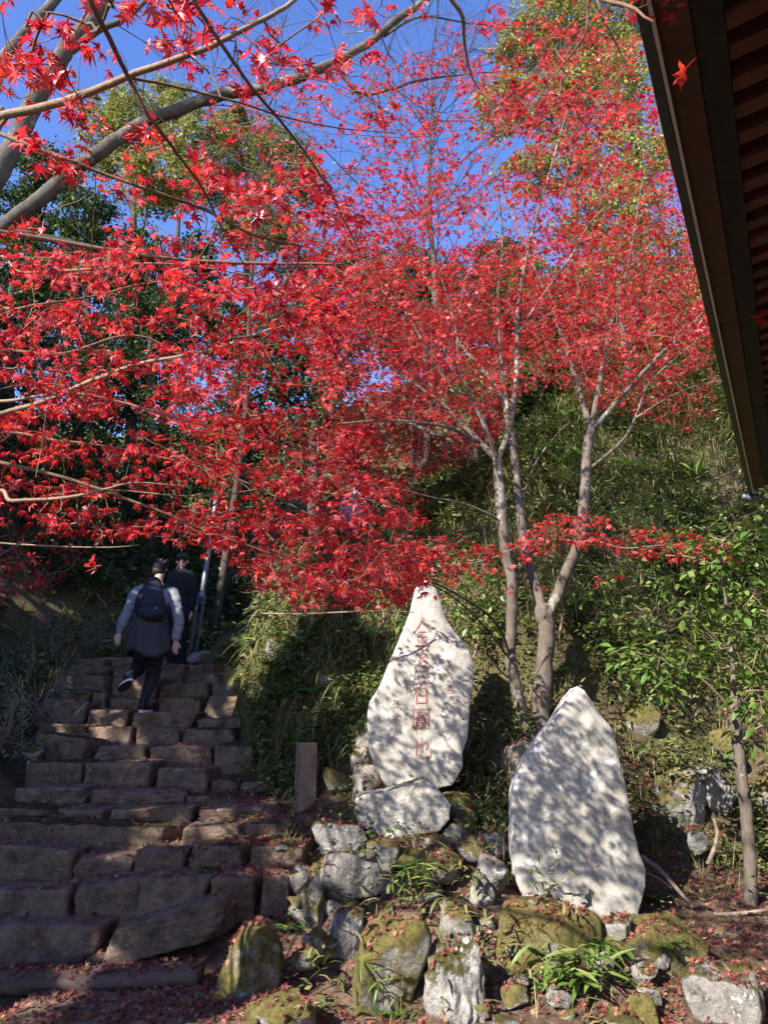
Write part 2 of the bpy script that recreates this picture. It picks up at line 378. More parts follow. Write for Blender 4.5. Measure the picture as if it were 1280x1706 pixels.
def boulder(x0, x1, y0, y1, Y, mat, label, sub=5, depth=.8, seed=None, sink=.18, planes=13, k=14, amp=.06, jag=0, group=None, tilt=0):
    ROCKN[0] += 1; seed = seed or 100 + ROCKN[0]
    y1b = y1 + (y1 - y0) * sink
    c = P((x0 + x1) / 2, (y0 + y1b) / 2, Y); s = mpp((y0 + y1b) / 2, Y)
    hw, hh = (x1 - x0) / 2 * s, (y1b - y0) / 2 * s
    V, T = rock_verts(seed, (hw, max(hw, hh * .7) * depth, hh), sub, planes, k, amp, jag=jag)
    if tilt: V = V @ np.array(Matrix.Rotation(math.radians(tilt), 3, 'Y')).T
    reg(V + c, T)
    o = link('boulder', mesh_np('boulder', V, T, M[mat]), None, c)
    return tag(o, label, 'boulder', group)

# -- stone staircase
STONES = [
 (0, (-40, 160, 1545, 1610, 0, 'step')), (0, (165, 384, 1524, 1574, 13, 'step')), (0, (134, 172, 1588, 1616, 0, 'step')),
 (1, (-60, 111, 1480, 1548, 2, 'step')), (1, (115, 231, 1470, 1542, 6, 'step')), (1, (235, 343, 1462, 1522, 0, 'step')), (1, (350, 428, 1461, 1524, 0, 'step')), (1, (430, 483, 1458, 1512, -3, 'step')),
 (2, (-60, 119, 1413, 1482, -4, 'step')), (2, (121, 213, 1427, 1483, 0, 'step')), (2, (219, 306, 1417, 1472, 1, 'step')), (2, (312, 410, 1406, 1462, 3, 'step_moss')), (2, (416, 512, 1405, 1458, 0, 'step_moss')),
 (3, (-60, 290, 1372, 1424, -3, 'step_moss')), (3, (298, 400, 1376, 1416, 1, 'step')), (3, (406, 476, 1369, 1402, 2, 'step_moss')),
 (4, (-50, 91, 1345, 1374, -3, 'step_moss')), (4, (94, 171, 1348, 1377, 0, 'step')), (4, (173, 314, 1347, 1380, 0, 'step')), (4, (321, 462, 1344, 1378, 1, 'step')),
 (5, (18, 139, 1312, 1350, -2, 'step')), (5, (145, 305, 1318, 1349, -1, 'step')), (5, (306, 422, 1326, 1348, 0, 'step_moss')),
 (6, (38, 133, 1268, 1318, -2, 'step_moss')), (6, (135, 251, 1270, 1324, 0, 'step')), (6, (256, 348, 1280, 1326, 0, 'step')), (6, (349, 395, 1298, 1328, 0, 'step_moss')), (6, (400, 447, 1300, 1330, 0, 'step_moss')),
 (7, (46, 146, 1226, 1286, -6, 'step_moss')), (7, (148, 241, 1243, 1275, 0, 'step')), (7, (244, 351, 1244, 1282, 0, 'step')), (7, (354, 420, 1240, 1290, 0, 'step_moss')),
 (8, (58, 140, 1206, 1232, -4, 'step_moss')), (8, (142, 221, 1212, 1246, 0, 'step')), (8, (222, 296, 1212, 1247, 0, 'step')), (8, (298, 388, 1213, 1249, 0, 'step_moss')),
 (9, (56, 138, 1166, 1206, -4, 'step')), (9, (138, 212, 1181, 1215, -2, 'step')), (9, (213, 322, 1186, 1215, -1, 'step')), (9, (324, 402, 1196, 1215, 1, 'step_moss')),
 (10, (92, 146, 1147, 1175, -2, 'step_moss')), (10, (148, 173, 1155, 1184, 0, 'step')), (10, (176, 254, 1164, 1192, 0, 'step')), (10, (260, 332, 1160, 1196, 0, 'step_moss')), (10, (337, 422, 1160, 1192, 0, 'step')),
 (11, (88, 178, 1121, 1152, -2, 'step_moss')), (11, (182, 262, 1127, 1166, 0, 'step')), (11, (266, 350, 1136, 1165, -1, 'step_moss')), (11, (351, 396, 1138, 1166, 0, 'step_moss')),
 (12, (112, 180, 1108, 1128, 0, 'step_moss')), (12, (183, 258, 1111, 1132, 0, 'step')), (12, (260, 303, 1118, 1139, 0, 'step')), (12, (305, 367, 1119, 1140, -1, 'step_moss')),
 (13, (106, 176, 1097, 1112, -1, 'step_moss')), (13, (182, 250, 1102, 1116, 0, 'step')), (13, (256, 310, 1106, 1122, 0, 'step')), (13, (312, 358, 1105, 1124, 0, 'step_moss')),
 (14, (150, 230, 1094, 1106, 0, 'step')), (14, (236, 300, 1094, 1108, 0, 'step')), (14, (338, 374, 1088, 1108, 2, 'step_moss'))]
stair = empty('stone_staircase', P(230, 1600, 4.9), 'old staircase of rough uneven stone blocks climbing between the wooded banks', 'staircase')
sb = np.array(stair.location)
TREADS = []
for k, (row, (x0, x1, y0, y1, tilt, mt)) in enumerate(STONES):
    Y = ROWS[row][1]; y0 = y0 + max(0, 9 - row) * .5; yb = y1 + (y1 - y0) * .25
    c = P((x0 + x1) / 2, (y0 + yb) / 2, Y); s = mpp(y0, Y); dep = .27 + .03 * rnd.random()
    hw, hh = (x1 - x0) / 2 * s * 1.0, (yb - y0) / 2 * s
    V, T = rock_verts(300 + k, (hw, dep, hh), 5, box=True, k=30 if row < 8 else 20, amp=.030)
    V = V @ np.array(Matrix.Rotation(math.radians(-tilt), 3, 'Y')).T @ np.array(Matrix.Rotation(rnd.uniform(-.05, .05), 3, 'Z')).T
    c = c + np.array([0, dep, 0]); reg(V + c, T)
    link('stone', mesh_np('stone', V, T, M[mt]), stair, c - sb)
    TREADS.append((c[0], hw, Y, dep, c[2] + hh))
# -- timber step at the foot of the stairs
def loft(path, radii, sides=10, cap=True, seed=0, rough=0.0, sq=None):
    path = np.asarray(path, float); n = len(path)
    tan = np.gradient(path, axis=0); tan /= np.maximum(np.linalg.norm(tan, axis=1)[:, None], 1e-9)
    ref = np.array([0, 0, 1.0]) if abs(tan[0][2]) < .9 else np.array([1.0, 0, 0])
    V = []; b0 = None
    ang = np.linspace(0, 2 * np.pi, sides, endpoint=False)
    a = np.cross(tan[0], ref); a /= np.linalg.norm(a)
    for i in range(n):
        a = a - tan[i] * (a @ tan[i]); a /= max(np.linalg.norm(a), 1e-9); b = np.cross(tan[i], a)
        r = radii[i] if np.isscalar(radii[i]) else radii[i]
        ra, rb = (r, r) if np.isscalar(r) else r
        V.append(path[i] + np.cos(ang)[:, None] * a * ra + np.sin(ang)[:, None] * b * rb)
    V = np.array(V)
    if rough: 
        nz = fbm(V * 9 + seed, seed, 3)[..., None]
        V = V + (V - path[:, None]) * nz * rough
    V = V.reshape(-1, 3); idx = np.arange(n * sides).reshape(n, sides); nxt = np.roll(idx, -1, 1)
    T = np.concatenate([np.stack([idx[:-1], nxt[:-1], nxt[1:]], -1).reshape(-1, 3), np.stack([idx[:-1], nxt[1:], idx[1:]], -1).reshape(-1, 3)])
    if cap:
        V = np.r_[V, path[:1], path[-1:]]; m = n * sides
        T = np.r_[T, np.stack([nxt[0], idx[0], np.full(sides, m)], -1), np.stack([idx[-1], nxt[-1], np.full(sides, m + 1)], -1)]
    return V, T
def smooth_path(pts, n=6):
    pts = np.asarray(pts, float)
    if len(pts) < 3:
        t = np.linspace(0, 1, n + 1)[:, None]; return pts[0] * (1 - t) + pts[-1] * t
    ext = np.r_[[2 * pts[0] - pts[1]], pts, [2 * pts[-1] - pts[-2]]]; out = []
    for i in range(1, len(ext) - 2):
        p0, p1, p2, p3 = ext[i - 1:i + 3]
        for t in np.linspace(0, 1, n, endpoint=False):
            out.append(.5 * ((2 * p1) + (-p0 + p2) * t + (2 * p0 - 5 * p1 + 4 * p2 - p3) * t * t + (-p0 + 3 * p1 - 3 * p2 + p3) * t ** 3))
    out.append(pts[-1]); return np.array(out)
def lerp_r(r0, r1, n): return list(np.linspace(r0, r1, n))
a = smooth_path(Lp((-60, 1636, 4.62), (60, 1634, 4.62), (180, 1632, 4.64), (335, 1622, 4.66)), 8)
V, T = loft(a, [(.10, .055)] * len(a), 14, True, 4, .25); c = a.mean(0); reg(V, T)
tag(link('timber_step', mesh_np('timber_step', V - c, T, M['timber']), None, c), 'weathered timber log laid across the path below the lowest stone step', 'log')
V, T = rock_verts(77, (.62, .30, .09), 5, box=True, k=9, amp=.06); c = P(225, 1706, 4.34); reg(V + c, T)
tag(link('stone_slab', mesh_np('stone_slab', V, T, M['step']), None, c), 'flat worn stone slab set in the path at the foot of the stairs', 'stone slab')

# -- boulders round the monuments
BL = [
 (358, 492, 1537, 1650, 4.55, 'rock_moss', 'big mossy green boulder beside the right end of the timber step', dict(tilt=-14)),
 (405, 532, 1655, 1715, 4.2, 'rock_moss', 'dark mossy boulder with a pale tip beside the stone slab', dict()),
 (549, 720, 1517, 1712, 4.55, 'rock_moss', 'largest square mossy boulder with a white lichen spot, below the grass tuft', dict(planes=16, k=18)),
 (541, 612, 1503, 1596, 4.8, 'rock_white', 'pale grey rough rock leaning on the largest mossy boulder', dict(depth=.7)),
 (522, 652, 1416, 1502, 5.15, 'rock_grey', 'dark grey domed rock with a moss cap in the rockery', dict()),
 (520, 622, 1368, 1430, 5.6, 'rock_white', 'whitish lichen-covered rock left of the pale foundation stone', dict()),
 (476, 526, 1420, 1486, 5.4, 'rock_white', 'pale bluish rock with moss on top at the stair edge of the rockery', dict()),
 (480, 556, 1462, 1548, 5.0, 'rock_halfmoss', 'olive mossy rock under the dark grey domed rock', dict()),
 (680, 766, 1382, 1424, 5.55, 'rock_brown', 'brown wedge-shaped rock at the right foot of the pale foundation stone', dict(tilt=-16)),
 (738, 782, 1373, 1413, 5.75, 'rock_grey', 'small round grey-green rock behind the brown wedge-shaped rock', dict(sub=4)),
 (605, 668, 1396, 1448, 5.35, 'rock_halfmoss', 'yellowish mossy rock directly below the pale foundation stone', dict(sub=4)),
 (798, 850, 1382, 1416, 5.65, 'rock_white', 'bright white quartz rock beside the left edge of the right monument', dict(sub=4)),
 (800, 856, 1396, 1430, 5.6, 'rock_grey', 'dark rock carrying the bright white quartz rock', dict(sub=4)),
 (668, 785, 1414, 1480, 5.25, 'rock_moss', 'flat-topped mossy rock behind the green grass tuft', dict()),
 (788, 848, 1414, 1490, 5.2, 'rock_grey', 'upright grey pitted rock below the white quartz rock', dict()),
 (780, 826, 1458, 1520, 5.1, 'rock_white', 'small pale slanted rock below the upright grey pitted rock', dict(sub=4, tilt=20)),
 (720, 798, 1482, 1556, 4.9, 'rock_halfmoss', 'grey and green upright rock right of the grass tuft', dict(planes=9)),
 (704, 818, 1560, 1712, 4.45, 'rock_white', 'jagged white and grey rock standing right of the largest mossy boulder', dict(planes=18, jag=.14, amp=.1)),
 (733, 781, 1550, 1582, 4.7, 'rock_brown', 'small brownish rock on top of the jagged white rock', dict(sub=4)),
 (706, 736, 1564, 1614, 4.6, 'rock_grey', 'small grey rock wedged between the largest mossy boulder and the jagged rock', dict(sub=4)),
 (500, 526, 1552, 1582, 4.7, 'rock_brown', 'small brown stone beside the fern on the big mossy boulder', dict(sub=4)),
 (520, 545, 1543, 1592, 4.68, 'rock_white', 'small upright stone with a white lichen cap near the fern', dict(sub=4)),
 (484, 532, 1576, 1612, 4.55, 'rock_moss', 'small moss lump right of the big mossy boulder', dict(sub=4)),
 (808, 1010, 1506, 1700, 4.85, 'rock_moss', 'broad yellow mossed boulder under the left foot of the right monument', dict(planes=16)),
 (940, 1120, 1530, 1680, 4.95, 'rock_moss', 'mossed base boulder under the middle of the right monument', dict(planes=16)),
 (1040, 1180, 1527, 1640, 4.85, 'rock_moss', 'rounded mossy boulder right of the bamboo grass', dict(planes=16)),
 (1130, 1290, 1566, 1712, 4.35, 'rock_grey', 'large angular grey rock in the bottom right corner', dict(planes=9, k=20)),
 (1024, 1110, 1655, 1715, 4.3, 'rock_moss', 'bright mossy rock left of the large angular grey rock', dict()),
 (1008, 1072, 1684, 1720, 4.2, 'rock_brown', 'dark brown rock at the bottom edge below the bamboo grass', dict(sub=4)),
 (815, 880, 1688, 1720, 4.2, 'rock_white', 'pale pinkish rock at the bottom edge below the yellow mossed boulder', dict(sub=4)),
 (726, 800, 1306, 1366, 6.05, 'rock_moss', 'mossy rock right of the foot of the tall left monument', dict()),
 (830, 900, 1226, 1290, 6.35, 'rock_brown', 'brown rock at the foot of the forked maple trunk', dict()),
 (1026, 1098, 1166, 1236, 6.9, 'rock_moss', 'rounded yellow-green mossy rock on the bank right of the right monument', dict()),
 (1176, 1228, 1206, 1256, 6.8, 'rock_moss', 'small mossy rock on the bank left of the sapling fork', dict(sub=4)),
 (1084, 1180, 1276, 1400, 6.5, 'rock_halfmoss', 'lichen-spotted rock outcrop behind the right monument', dict(jag=.15)),
 (1160, 1236, 1260, 1372, 6.6, 'rock_white', 'white-patched rock outcrop beside the sapling trunk', dict(jag=.2)),
 (1246, 1300, 1270, 1360, 6.6, 'rock_halfmoss', 'mossy grey rock right of the sapling trunk', dict()),
 (1146, 1184, 1378, 1424, 6.0, 'rock_white', 'small triangular pale stone behind the curved dead root', dict(sub=4, planes=7, k=24)),
 (538, 594, 1280, 1322, 6.6, 'rock_moss', 'mossy stone left of the round stone pillar', dict(sub=4)),
 (580, 610, 1246, 1290, 6.7, 'rock_grey', 'small grey stone behind the round stone pillar', dict(sub=4)),
 (306, 350, 1083, 1106, 10.3, 'rock_grey', 'grey rock at the foot of the leaning metal pole', dict(sub=4)),
 (362, 412, 1108, 1160, 9.2, 'rock_moss', 'pale mossy rock beside the upper steps', dict()),
 (404, 446, 1174, 1240, 8.1, 'rock_moss', 'tall mossy rock right of the middle steps', dict()),
 (440, 474, 1046, 1090, 8.3, 'rock_halfmoss', 'small pale rock among the ferns above the steps', dict(sub=4)),
 (530, 580, 1094, 1150, 7.6, 'rock_moss', 'mossy rock in the dark bank left of the tall monument', dict(sub=4, tilt=-30)),
 (40, 80, 1236, 1262, 7.3, 'rock_white', 'small whitish stone at the left end of the middle steps', dict(sub=4)),
]
for b in BL:
    boulder(*b[:7], **({'planes': 20, 'k': 9} if b[5] == 'rock_moss' and 'planes' not in b[7] else {}) | b[7])

fr = np.random.RandomState(8)
SHORT = {0: 'big mossy green boulder', 1: 'dark mossy boulder by the slab', 2: 'largest square mossy boulder', 3: 'pale rough leaning rock', 4: 'dark grey domed rock', 5: 'whitish lichen rock', 6: 'pale bluish stair-edge rock', 7: 'olive mossy rock', 8: 'brown wedge rock', 10: 'yellowish rock below the foundation stone',
         11: 'white quartz rock', 13: 'flat-topped mossy rock', 14: 'upright pitted rock', 16: 'grey-green upright rock', 17: 'jagged white rock', 23: 'broad yellow mossed boulder', 24: 'middle base boulder', 25: 'rounded mossy boulder', 26: 'large angular corner rock', 27: 'bright mossy rock'}
said_ = set()
for k in range(60):
    cx_, cy_ = ((fr.uniform(470, 860), fr.uniform(1400, 1690)), (fr.uniform(800, 1130), fr.uniform(1540, 1690)))[k % 3 == 2]
    w_, h_ = fr.uniform(34, 66), fr.uniform(24, 46); Y_ = 4.35 + max(0, 1680 - cy_) / 280 * 1.15; mt = ('rock_moss', 'rock_halfmoss', 'rock_grey')[k % 3]
    nb_ = min(SHORT, key=lambda q_: abs((BL[q_][0] + BL[q_][1]) / 2 - cx_) + abs((BL[q_][2] + BL[q_][3]) / 2 - cy_)); b_ = BL[nb_]
    dx_, dy_ = cx_ - (b_[0] + b_[1]) / 2, cy_ - (b_[2] + b_[3]) / 2
    wd = ('right of' if dx_ > 0 else 'left of') if abs(dx_) > abs(dy_) else ('at the foot of' if dy_ > 0 else 'just above')
    lab = 'small %s filler rock %s the %s' % ({'rock_moss': 'mossy', 'rock_halfmoss': 'half-mossy', 'rock_grey': 'bare grey'}[mt], wd, SHORT[nb_])
    if lab in said_: continue
    said_.add(lab)
    boulder(cx_ - w_ / 2, cx_ + w_ / 2, cy_ - h_ / 2, cy_ + h_ / 2, Y_, mt, lab, sub=4, seed=700 + k, group='small rocks filling the rockery')
    if len(said_) >= 28: break
# -- monuments: traced outline, real thickness
def slab(name, outline, Y, thick, mat, lean=0.0, seed=1, facet=None, bumpamp=.006, jit=.0025, rings=(0, .12, .25, .38, .5, .62, .74, .84, .92, .965, .99, 1.0)):
    pts = np.array([P(a, b, Y) for a, b in outline]); c = pts.mean(0)
    poly = np.r_[pts, pts[:1]]; seg = np.linalg.norm(np.diff(poly, axis=0), axis=1); L = np.r_[0, np.cumsum(seg)]
    N = 160; s = np.linspace(0, L[-1], N, endpoint=False)
    R = np.stack([np.interp(s, L, poly[:, i]) for i in range(3)], 1)
    nrm = (R - c); R = R + nrm / np.linalg.norm(nrm, axis=1)[:, None] * (jit * fbm(R * 20, seed, 4) + jit * 1.2 * np.minimum(0, fbm(R * 9, seed + 4, 2) + .25))[:, None]
    def fy(X, Z):
        p = np.stack([X * 3.2, Z * 3.2, np.zeros_like(X)], -1)
        y_ = Y + bumpamp * fbm(p, seed, 3) + bumpamp * .25 * fbm(p * 6, seed + 2, 2)
        for (fa, fb, sl) in facet or ():
            A_, B_ = P(*fa, Y), P(*fb, Y); d_ = (B_ - A_)[[0, 2]]; d_ = d_ / np.linalg.norm(d_); q_ = (X - A_[0]) * -d_[1] + (Z - A_[2]) * d_[0]
            y_ = y_ + np.maximum(0, q_) * sl
        return y_
    V = []; ring = []
    for side in (0, 1):
        for k, f in enumerate(rings):
            q = c + (R - c) * f
            if f == 0: q = q[:1]
            edge = .026 * max(0, (f - .88) / .12) ** 2
            if side == 0: yy = fy(q[:, 0], q[:, 2]) + edge * .55
            else: yy = np.full(len(q), Y + thick) - edge + .015 * fbm(q * 5, seed + 5, 3)
            if side and f == 1.0: q = c + (R - c) * .985
            V.append(np.c_[q[:, 0], yy, q[:, 2]])
    off = np.cumsum([0] + [len(v) for v in V]); nR = len(rings); T = []
    idx = np.arange(N); nxt = (idx + 1) % N
    for side in (0, 1):
        o = off[side * nR: (side + 1) * nR]
        t = [np.stack([np.full(N, o[0]), o[1] + idx, o[1] + nxt], -1)]
        for k in range(1, nR - 1):
            t += [np.stack([o[k] + idx, o[k + 1] + idx, o[k + 1] + nxt], -1), np.stack([o[k] + idx, o[k + 1] + nxt, o[k] + nxt], -1)]
        t = np.concatenate(t); T.append(t if side == 0 else t[:, ::-1])
    a, b = off[nR - 1], off[2 * nR - 1]
    T += [np.stack([a + idx, b + idx, b + nxt], -1), np.stack([a + idx, b + nxt, a + nxt], -1)]
    V = np.concatenate(V); T = np.concatenate(T)
    base = np.array([c[0], Y + thick / 2, pts[:, 2].min()])
    reg(V, T)
    return mesh_np(name, V - base, T, M[mat]), base, fy
GL = {
 'gold': [[(.5, .02), (.3, .28), (.02, .5)], [(.5, .02), (.72, .26), (.98, .45)], [(.3, .45), (.72, .44)], [(.22, .63), (.78, .62)], [(.5, .45), (.5, .95)], [(.28, .72), (.36, .86)], [(.74, .7), (.62, .86)], [(.08, .97), (.92, .95)]],
 'three': [[(.45, 0), (.25, .18), (.62, .2)], [(.58, .08), (.74, .26)], [(.5, .25), (.3, .45), (.02, .62)], [(.5, .28), (.75, .45), (1, .58)], [(.35, .55), (.66, .54)], [(.3, .74), (.7, .73)], [(.12, .96), (.88, .94)]],
 'hundred': [[(-.1, .08), (1.1, .03)], [(.5, .06), (.4, .28)], [(.22, .28), (.22, 1.)], [(.22, .28), (.78, .28), (.78, 1.)], [(.22, .6), (.78, .6)], [(.22, .95), (.78, .95)]],
 'yen': [[(.02, .05), (.02, 1)], [(.02, .05), (.98, .03), (.98, 1)], [(.02, .96), (.98, .96)], [(.35, .15), (.35, .32), (.65, .32)], [(.35, .15), (.65, .15), (.65, .32)], [(.28, .42), (.28, .74)], [(.28, .42), (.72, .42), (.72, .74)], [(.28, .53), (.72, .53)], [(.28, .63), (.72, .63)], [(.28, .74), (.72, .74)], [(.42, .76), (.22, .9)], [(.58, .76), (.8, .9)]],
 'nari': [[(.02, .48), (.78, .25), (.74, .62)], [(.52, .0), (.52, .72)], [(.26, .15), (.24, .85), (.4, .98), (.88, .95), (1.02, .72)]],
 'father': [[(.3, .05), (.15, .25)], [(.65, .05), (.85, .22)], [(.75, .3), (.5, .65), (.05, .98)], [(.25, .3), (.5, .62), (.98, .98)]],
 'mother': [[(.25, .08), (.15, .9), (.8, .9)], [(.25, .08), (.82, .08), (.75, 1)], [(.02, .5), (1, .48)], [(.5, .2), (.5, .35)], [(.48, .62), (.48, .76)]],
 'person': [[(.5, 0), (.35, .5), (.02, .98)], [(.45, .35), (.7, .7), (1, .95)]],
}
def glyph(parent, key, box, Y, fy, mat, w, base):
    x0, y0, x1, y1 = box; mb = MB()
    for st in GL[key]:
        pts = smooth_path([P(x0 + a * (x1 - x0), y0 + b * (y1 - y0), Y) for a, b in st], 5) if len(st) > 2 and key in ('gold', 'three', 'nari', 'father', 'person') else np.concatenate([np.linspace(P(x0 + p[0] * (x1 - x0), y0 + p[1] * (y1 - y0), Y), P(x0 + q_[0] * (x1 - x0), y0 + q_[1] * (y1 - y0), Y), 5) for p, q_ in zip(st[:-1], st[1:])])
        n = len(pts); tg = np.gradient(pts, axis=0); tg /= np.maximum(np.linalg.norm(tg, axis=1)[:, None], 1e-9)
        nr = np.c_[-tg[:, 2], np.zeros(n), tg[:, 0]]
        ww = w * (.55 + .6 * np.sin(np.linspace(.5, 2.4, n)))
        A, B = pts + nr * ww[:, None] / 2, pts - nr * ww[:, None] / 2
        V = np.r_[A, B, pts]; V[:, 1] = fy(V[:, 0], V[:, 2]) - .0075; V[2 * n:, 1] += .002
        i = np.arange(n - 1)
        T = np.r_[np.c_[i, i + 1, 2 * n + i], np.c_[i + 1, 2 * n + i + 1, 2 * n + i], np.c_[n + i, 2 * n + i, n + i + 1], np.c_[n + i + 1, 2 * n + i, 2 * n + i + 1]]
        mb.add(V, T)
    return link('carved_character', mb.mesh('carved_character', M[mat], False, base), parent)
out1 = [(700, 969), (713, 965), (727, 978), (735, 1000), (744, 1030), (759, 1051), (783, 1082), (791, 1104), (791, 1137), (784, 1176), (780, 1228), (771, 1256), (772, 1278), (755, 1308), (735, 1312), (700, 1335), (668, 1330), (640, 1306), (624, 1278), (613, 1245), (612, 1190), (616, 1170), (632, 1144), (652, 1096), (667, 1060), (683, 1020), (691, 983)]
Y1 = 6.0
me, b1, fy1 = slab('memorial_stone', out1, Y1, .24, 'stele', seed=21, facet=[((712, 985), (782, 1180), .42), ((612, 1200), (672, 1040), .22)], bumpamp=.009)
st1 = tag(link('memorial_stone', me, None, b1), 'tall pointed pale memorial stone with a column of red carved characters, above the rockery', 'monument', 'inscribed memorial stones')
for key, box in (('gold', (687, 1032, 718, 1077)), ('three', (689, 1086, 721, 1129)), ('hundred', (687, 1136, 717, 1172)), ('yen', (687, 1180, 714, 1214)), ('nari', (686, 1228, 718, 1263))):
    glyph(st1, key, box, Y1, fy1, 'redpaint', .0078, b1)
for key, box in (('person', (742, 1105, 755, 1117)), ('father', (743, 1120, 757, 1136)), ('mother', (743, 1141, 756, 1155)), ('person', (743, 1158, 757, 1172)), ('father', (744, 1216, 757, 1232))):
    glyph(st1, key, box, Y1, fy1, 'carve_pink', .006, b1)
for key, box in (('mother', (652, 1164, 664, 1178)), ('three', (652, 1184, 664, 1198)), ('person', (652, 1218, 663, 1230))):
    glyph(st1, key, box, Y1, fy1, 'carve', .006, b1)
out2 = [(964, 1143), (975, 1150), (1000, 1185), (1022, 1212), (1032, 1240), (1042, 1290), (1050, 1330), (1057, 1370), (1068, 1420), (1080, 1450), (1078, 1480), (1070, 1510), (1060, 1550), (980, 1570), (900, 1555), (880, 1510), (862, 1470), (855, 1425), (855, 1325), (860, 1300), (880, 1258), (905, 1222), (930, 1190), (948, 1160)]
Y2 = 5.2
me, b2, fy2 = slab('memorial_stone', out2, Y2, .22, 'stele', seed=33, facet=[((975, 1150), (1045, 1400), .25), ((858, 1330), (948, 1170), .30)], bumpamp=.010)
st2 = tag(link('memorial_stone', me, None, b2), 'broad pointed pale memorial stone standing on mossy boulders, right of the taller one', 'monument', 'inscribed memorial stones')
glyph(st2, 'nari', (970, 1414, 998, 1443), Y2, fy2, 'carve_pink', .007, b2)
out3 = [(589, 1354), (594, 1330), (608, 1324), (640, 1320), (675, 1308), (708, 1296), (728, 1312), (753, 1342), (750, 1364), (734, 1384), (700, 1402), (677, 1404), (640, 1396), (600, 1376)]
me, b3, fy3 = slab('foundation_stone', out3, 5.72, .36, 'stele_base', seed=41, bumpamp=.02, jit=.008)
tag(link('foundation_stone', me, None, b3), 'pale lichen-spotted foundation stone in front of the tall memorial stone', 'stone')

# -- square stone post, broken round pillar
def box_mesh(name, c, half, mat, bev=.008, rot=None, rough=.0, seed=0, base=None, cuts=0):
    bm = bmesh.new(); bmesh.ops.create_cube(bm, size=2)
    for v in bm.verts: v.co = Vector((v.co.x * half[0], v.co.y * half[1], v.co.z * half[2]))
    if bev: bmesh.ops.bevel(bm, geom=bm.edges[:], offset=bev, segments=2, affect='EDGES', profile=.6)
    if cuts: bmesh.ops.subdivide_edges(bm, edges=bm.edges[:], cuts=cuts, use_grid_fill=True)
    if rot is not None: bm.transform(rot.to_4x4())
    me = bpy.data.meshes.new(name)
    if rough:
        A = np.array([v.co[:] for v in bm.verts]); d = fbm(A * 12 + seed, seed, 3)
        for v, q in zip(bm.verts, d): v.co += v.co.normalized() * (q * rough)
    o = Vector(c) - (Vector(base) if base is not None else Vector((0, 0, 0)))
    bm.transform(Matrix.Translation(o)); bm.to_mesh(me); bm.free(); me.materials.append(mat); return me
pb = P(506, 1352, 6.6); pt = P(510, 1238, 6.6)
hh = (pt[2] - pb[2]) / 2 + .04; c = (pb + pt) / 2 + np.array([0, .08, -.04])
sp = empty('stone_post', pb, 'short square stone post standing in fallen leaves beside the stairs', 'stone post')
me = box_mesh('shaft', c, (.072, .068, hh), M['post'], .008, Matrix.Rotation(.42, 3, 'Z'), .004, 3, pb, 3); link('shaft', me, sp)
pc = P(615, 1345, 6.35); s = mpp(1300, 6.35)
pl = empty('stone_pillar', pc, 'weathered round stone pillar with a broken hollow top behind the tall memorial stone', 'stone pillar')
V, T = loft(np.array([pc + np.array([0, .1, z]) for z in (-.1, 0, .1, .2, .29, .31)]), [.135, .135, .132, .13, .128, .11], 28, True, 3, .03); reg(V, T)
link('shaft', mesh_np('shaft', V - pc, T, M['pillar']), pl)
V, T = rock_verts(91, (.125, .13, .20), 5, 14, 16, .12, jag=.25); V = V + np.array([0, .1, .46]); V[:, :2] *= 1 - .25 * np.clip((V[:, 2:3] - .45) / .25, 0, 1)
link('broken_top', mesh_np('broken_top', V, T, M['pillar']), pl); reg(V + pc, T)

# ------------------------------------------------------------------ temple eave on the right
ea = np.array([P(1062, 0, 1.0)]); 
def at_h(px, py, h):
    q = P(px, py, 1.0); return np.array([0, 0, HC]) + (q - np.array([0, 0, HC])) * (h / (q[2] - HC))
E0, E1 = at_h(1057, 0, 1.7), at_h(1247, 816, 1.7)
ed = (E1 - E0)[:2]; EL = np.linalg.norm(ed); ed /= EL; en = np.array([ed[1], -ed[0]])
def EV(s_, t_, z_): return np.array([E0[0] + ed[0] * s_ + en[0] * t_, E0[1] + ed[1] * s_ + en[1] * t_, E0[2] + z_])
eb = EV(EL / 2, 1.5, -E0[2])
roof = empty('temple_hall', eb, 'dark eave of a wooden temple hall jutting in at the upper right', 'building')
def ebar(name, s0, s1, t0, t1, z0, z1, mat, slope=0.0, wob=0.0):
    n = max(2, int((s1 - s0) * 14)) if wob else 2
    ss = np.linspace(s0, s1, n); V = []
    for k, s_ in enumerate(ss):
        w_ = wob * vnoise(np.array([s_ * 2.2, 3.1, 0]), 8)
        for (t_, z_) in ((t0, z0), (t1, z0 + slope * (t1 - t0)), (t1, z1 + slope * (t1 - t0)), (t0, z1)):
            V.append(EV(s_, t_ + w_, z_ + w_ * .5) - eb)
    T = []
    for k in range(n - 1):
        for j in range(4): T.append([4 * k + j, 4 * k + (j + 1) % 4, 4 * k + 4 + (j + 1) % 4, 4 * k + 4 + j])
    T += [[3, 2, 1, 0], [4 * n - 4, 4 * n - 3, 4 * n - 2, 4 * n - 1]]
    return link(name, mesh_np(name, V, T, mat, None, False), roof)
SN = -4.5
ebar('gutter', SN, EL + .05, .0, .028, -.03, .05, M['gutter'], 0, .002)
ebar('metal_edge', SN, EL + .06, .0295, .039, -.030, .05, M['zinc'], 0, .0)
js = [SN, -1.2, 1.9, 3.62, 4.45, EL]
for a_, b_ in zip(js[:-1], js[1:]): ebar('fascia_board', a_ + .003, b_ - .003, .0395, .118, .0, .06, M['fascia'])
for a_, b_ in zip([SN, -.8, 3.1], [-.8, 3.1, EL - .02]): ebar('eave_beam', a_ + .003, b_ - .003, .120, .195, .015, .12, M['darkwood'])
k = 0; s_ = SN + .05
